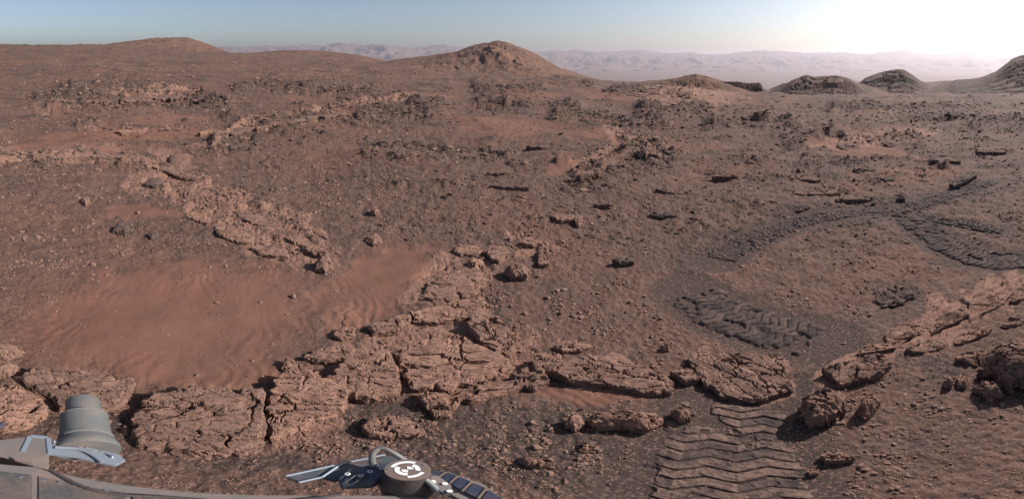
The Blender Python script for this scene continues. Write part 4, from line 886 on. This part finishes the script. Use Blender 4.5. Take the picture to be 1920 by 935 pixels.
# grey stepped cylinder pointing outwards (lower left)
c0 = at_z(163, 838, .80); c1 = at_z(155, 752, .80)
axd = (c1-c0).normalized(); axd = (axd+Vector((0, 0, .10))).normalized()
Fm = axis_frame(c0-Vector((0, 0, .02)), axd); LC = (c1-c0).length
wdt = lambda a, b, py, z=.80: (at_z(a, py, z)-at_z(b, py, z)).length/2
r1, r2, r3 = wdt(100, 197, 800), wdt(121, 190, 765), wdt(90, 220, 836)
cy = bm_obj('antenna_barrel', lathe([(r3*.99, -.004), (r3, 0), (r3, .012), (r3*.93, .030), (r1*1.03, .040), (r1*1.02, .046), (r1, .050), (r1, LC*.62), (r1*.985, LC*.66), (r2*1.02, LC*.70), (r2, LC*.72), (r2, LC*.97), (r2*.93, LC), (r2*.3, LC*1.005)], Fm), M_GREY, rover, True)
bm_obj('rim', lathe([(r1*1.0, LC*.652), (r1*1.012, LC*.655), (r1*1.012, LC*.668), (r1*.97, LC*.672)], Fm), M_GREY, cy, True)
bm_obj('rim', lathe([(r1*1.0, .046), (r1*1.05, .048), (r1*1.05, .056), (r1*1.0, .058)], Fm), M_GREY, cy, True)
for q in range(10):
    t = R(200+q*16); bp_ = Fm @ Vector((r3*.955*math.cos(t), r3*.955*math.sin(t), .022))
    bm_obj('bolt', lathe([(.0042, 0), (.0042, .003), (.0024, .0035), (.0024, .007)], axis_frame(bp_, axd), 12), M_STEEL, cy, True)
for t in (R(232), R(300)):
    d0, d1 = Fm @ Vector((r1*1.004*math.cos(t), r1*1.004*math.sin(t), .06)), Fm @ Vector((r1*1.004*math.cos(t), r1*1.004*math.sin(t), LC*.60))
    bm_obj('seam', tube([d0, d0.lerp(d1, .5), d1], .0014, 8), M_TUBE, cy, True)
# mounting bracket with bolts
zb_ = .80
br = bm_obj('bracket', prism([at_z(86, 829, zb_+.015), at_z(150, 834, zb_+.015), at_z(222, 850, zb_+.015), at_z(236, 862, zb_+.015), at_z(215, 872, zb_+.015), at_z(140, 856, zb_+.015), at_z(92, 850, zb_+.015)], .012), M_LGREY, rover)
for a, b in ((102, 829), (138, 830), (178, 834), (100, 837), (170, 848), (210, 857)):
    p = at_z(a, b, zb_+.014)
    bm_obj('bolt', lathe([(.0055, 0), (.0055, .004), (.0035, .0045), (.0035, .012), (.002, .013)], Matrix.Translation(p), 16), M_STEEL, br, True)
bm_obj('arm', tube([at_z(104, 838, zb_+.022), at_z(150, 840, zb_+.024), at_z(175, 852, zb_+.024), at_z(192, 866, zb_+.022)], .006), M_LGREY, br, True)
# box frame left of it
fr = bm_obj('side_box', prism([at_z(-40, 826, zb_+.03), at_z(56, 818, zb_+.03), at_z(86, 820, zb_+.03), at_z(92, 850, zb_+.03), at_z(60, 866, zb_+.03), at_z(-40, 850, zb_+.03)], .10), M_DECK, rover)
for seg_ in (((56, 816), (42, 846)), ((56, 816), (90, 819)), ((90, 819), (94, 850))):
    (a, b), (c, d) = seg_; p, q = at_z(a, b, zb_+.034), at_z(c, d, zb_+.034)
    dr = (q-p).normalized(); sd2 = dr.cross(Vector((0, 0, 1)))*.006
    bm_obj('frame_bar', prism([p+sd2, q+sd2, q-sd2, p-sd2], .012), M_LGREY, fr)
bm_obj('blue_bar', tube([at_z(-30, 812, zb_+.05), at_z(0, 800, zb_+.05), at_z(6, 793, zb_+.05)], .008), M_BLUE, rover, True)

# round target disc on its housing (bottom middle)
ZD = 1.0
dc = at_z(764, 880, ZD); dr_ = wdt(720, 808, 880, ZD)
hs = bm_obj('target_housing', lathe([(dr_*1.15, -.12), (dr_*1.25, -.06), (dr_*1.02, -.03), (dr_*.97, -.007)], Matrix.Translation(dc)), M_BLACK, rover, True)
dk = bm_obj('target_disc', lathe([(dr_*.98, -.0065), (dr_, -.004), (dr_, -.001), (dr_*.985, 0)], Matrix.Translation(dc)), M_BRONZE, rover, True)
def arc_mark(r0, r1_, a0, a1):
    bm = bmesh.new(); n = max(3, int(abs(a1-a0)/5)); ri = []; ro = []
    for i in range(n+1):
        t = R(a0+(a1-a0)*i/n); d = Vector((math.cos(t), math.sin(t), 0))
        ro.append(bm.verts.new(dc+d*r1_*dr_+Vector((0, 0, .0012)))); ri.append(bm.verts.new(dc+d*r0*dr_+Vector((0, 0, .0012))))
    for i in range(n): bm.faces.new((ri[i], ro[i], ro[i+1], ri[i+1]))
    return bm_obj('target_mark', bm, M_WHITE, dk)
arc_mark(.60, .78, 75, 178); arc_mark(.60, .78, 285, 352)
arc_mark(.34, .56, 0, 75); arc_mark(.34, .56, 165, 285)
arc_mark(.02, .28, 20, 110); arc_mark(.02, .28, 200, 290)
for a, b in ((728, 879), (795, 871)):
    bm_obj('screw', lathe([(.0022, 0), (.0022, .0012), (.001, .0014)], Matrix.Translation(at_z(a, b, ZD)), 14), M_STEEL, dk, True)
# curved handle
bm_obj('handle', tube([at_z(700, 874, .96), at_z(697, 858, .985), at_z(700, 846, 1.0), at_z(716, 839, 1.005), at_z(735, 847, 1.005), at_z(758, 862, .99)], .0065), M_TUBE, rover, True)
# bolt plate left of the disc
bp = bm_obj('bolt_plate', prism([at_z(634, 896, .955), at_z(652, 880, .955), at_z(700, 869, .955), at_z(732, 868, .955), at_z(728, 884, .955), at_z(700, 905, .955), at_z(640, 908, .955)], .03), M_BLUE, rover)
for a, b in ((652, 889), (676, 892), (694, 884), (706, 873), (716, 878)):
    p = at_z(a, b, .956)
    bo = bm_obj('bolt', lathe([(.0048, 0), (.0048, .003), (.0024, .0032)], Matrix.Translation(p), 20), M_WHITE, bp, True)
    bm_obj('bolt_socket', lathe([(.0022, .003), (.0022, .0042), (.0005, .0043)], Matrix.Translation(p), 12), M_BLACK, bo, True)
for (a, b), (c, d) in (((648, 903), (676, 884)), ((664, 905), (690, 888))):
    bm_obj('cable', tube([at_z(a, b, .96), at_z((a+c)/2, (b+d)/2, .966), at_z(c, d, .96)], .002), M_BLACK, bp, True)
# long dark panels left of the handle
for pts in ([(536,893),(612,872),(640,869),(600,892),(560,903)], [(604,894),(640,870),(690,866),(700,876),(650,884),(630,902)], [(630,870),(690,855),(692,865),(652,869)], [(694,866),(722,853),(748,858),(735,868),(702,872)]):
    pn = bm_obj('side_panel', prism([at_z(a, b, .93) for a, b in pts], .012), M_PANEL, rover)
for (a, b), (c, d) in (((536,892),(648,867)), ((604,894),(640,869)), ((648,867),(722,852)), ((560,904),(604,894))):
    bm_obj('panel_rail', tube([at_z(a, b, .934), at_z((a+c)/2, (b+d)/2, .934), at_z(c, d, .934)], .0032), M_LGREY, rover, True)
# row of blue tiles to the right, each in a frame
bs = bm_obj('tile_base', prism([at_z(792,884,.945), at_z(842,884,.945), at_z(905,906,.945), at_z(962,945,.945), at_z(900,955,.945), at_z(840,925,.945), at_z(800,905,.945)], .02), M_DECK, rover)
for q in ([(812,881),(836,884),(820,895),(802,890)], [(840,885),(858,891),(843,905),(824,897)], [(862,893),(884,902),(866,920),(846,908)], [(888,904),(912,914),(896,934),(870,922)], [(916,917),(944,934),(930,950),(900,937)]):
    tl = bm_obj('blue_tile', prism([at_z(a, b, .952) for a, b in q], .006, bev=.0012), M_GLASS, bs)
    p0, p1 = at_z(*q[1], .955), at_z(*q[2], .955)
    e = (p1-p0).normalized().cross(Vector((0, 0, 1)))*.0022
    bm_obj('tile_frame', prism([p0+e, p1+e, p1-e, p0-e], .008, bev=.0006), M_BRONZE, tl)
bl = bm_obj('edge_plate', prism([at_z(800,892,.965), at_z(820,890,.965), at_z(846,908,.965), at_z(848,922,.965), at_z(830,924,.965), at_z(806,912,.965)], .02), M_DECK, rover)
for a, b in ((834, 907), (843, 921), (812, 903)):
    bm_obj('bolt', lathe([(.0045, 0), (.0045, .003), (.0022, .0032)], Matrix.Translation(at_z(a, b, .966)), 18), M_WHITE, bl, True)
bm_obj('strut', tube([at_z(792, 894, .98), at_z(812, 910, .965), at_z(826, 925, .955)], .006), M_TUBE, rover, True)
# stone chips lying on the rover's bracket
for i, (a, b) in enumerate([(92, 829), (99, 832), (108, 829), (117, 833), (124, 830), (128, 836), (146, 838), (160, 838), (188, 846), (199, 850)]):
    s_ = (.004, .003, .005, .003, .0085, .004, .003, .004, .003, .004)[i]
    o = link('stone_chip', STONES[i % 8]); o.location = at_z(a, b, zb_+.017); o.scale = (s_, s_, s_); o.rotation_euler = (0, 0, rg.uniform(0, 6))
    tag(o, ('largest reddish' if i == 4 else ('leftmost', 'second', 'third', 'fourth', '', 'sixth', 'seventh', 'eighth', 'ninth', 'rightmost')[i]) + ' stone chip ' + ('' if i in (0, 4, 9) else 'from the left ') + 'on the bracket of the grey cylinder', 'stone chip', 'stone chips on the bracket')
# plates, screws and a cable on the deck
for q in ([(-300,868),(-40,878),(60,890),(60,970),(-300,970)], [(72,892),(236,922),(236,995),(72,995)], [(248,924),(430,936),(430,1010),(248,1010)], [(442,937),(640,938),(640,1010),(442,1010)]):
    dp = bm_obj('deck_plate', prism([at_z(a, b, DZ+.004) for a, b in q], .0035, bev=.0012), M_DECK2, rover)
    (a0, b0), (a1, b1) = q[0], q[1] if len(q) == 4 else q[2]
    for t in np.linspace(.06, .94, 6):
        bm_obj('screw', lathe([(.004, 0), (.004, .0015), (.0022, .002)], Matrix.Translation(at_z(a0+(a1-a0)*t, b0+(b1-b0)*t+5, DZ+.004)), 12), M_STEEL, dp, True)
bm_obj('cable', tube([at_z(96, 880, DZ+.012), at_z(180, 925, DZ+.012), at_z(330, 930, DZ+.012), at_z(480, 944, DZ+.012), at_z(640, 926, DZ+.012)], .004), M_BLACK, rover, True)
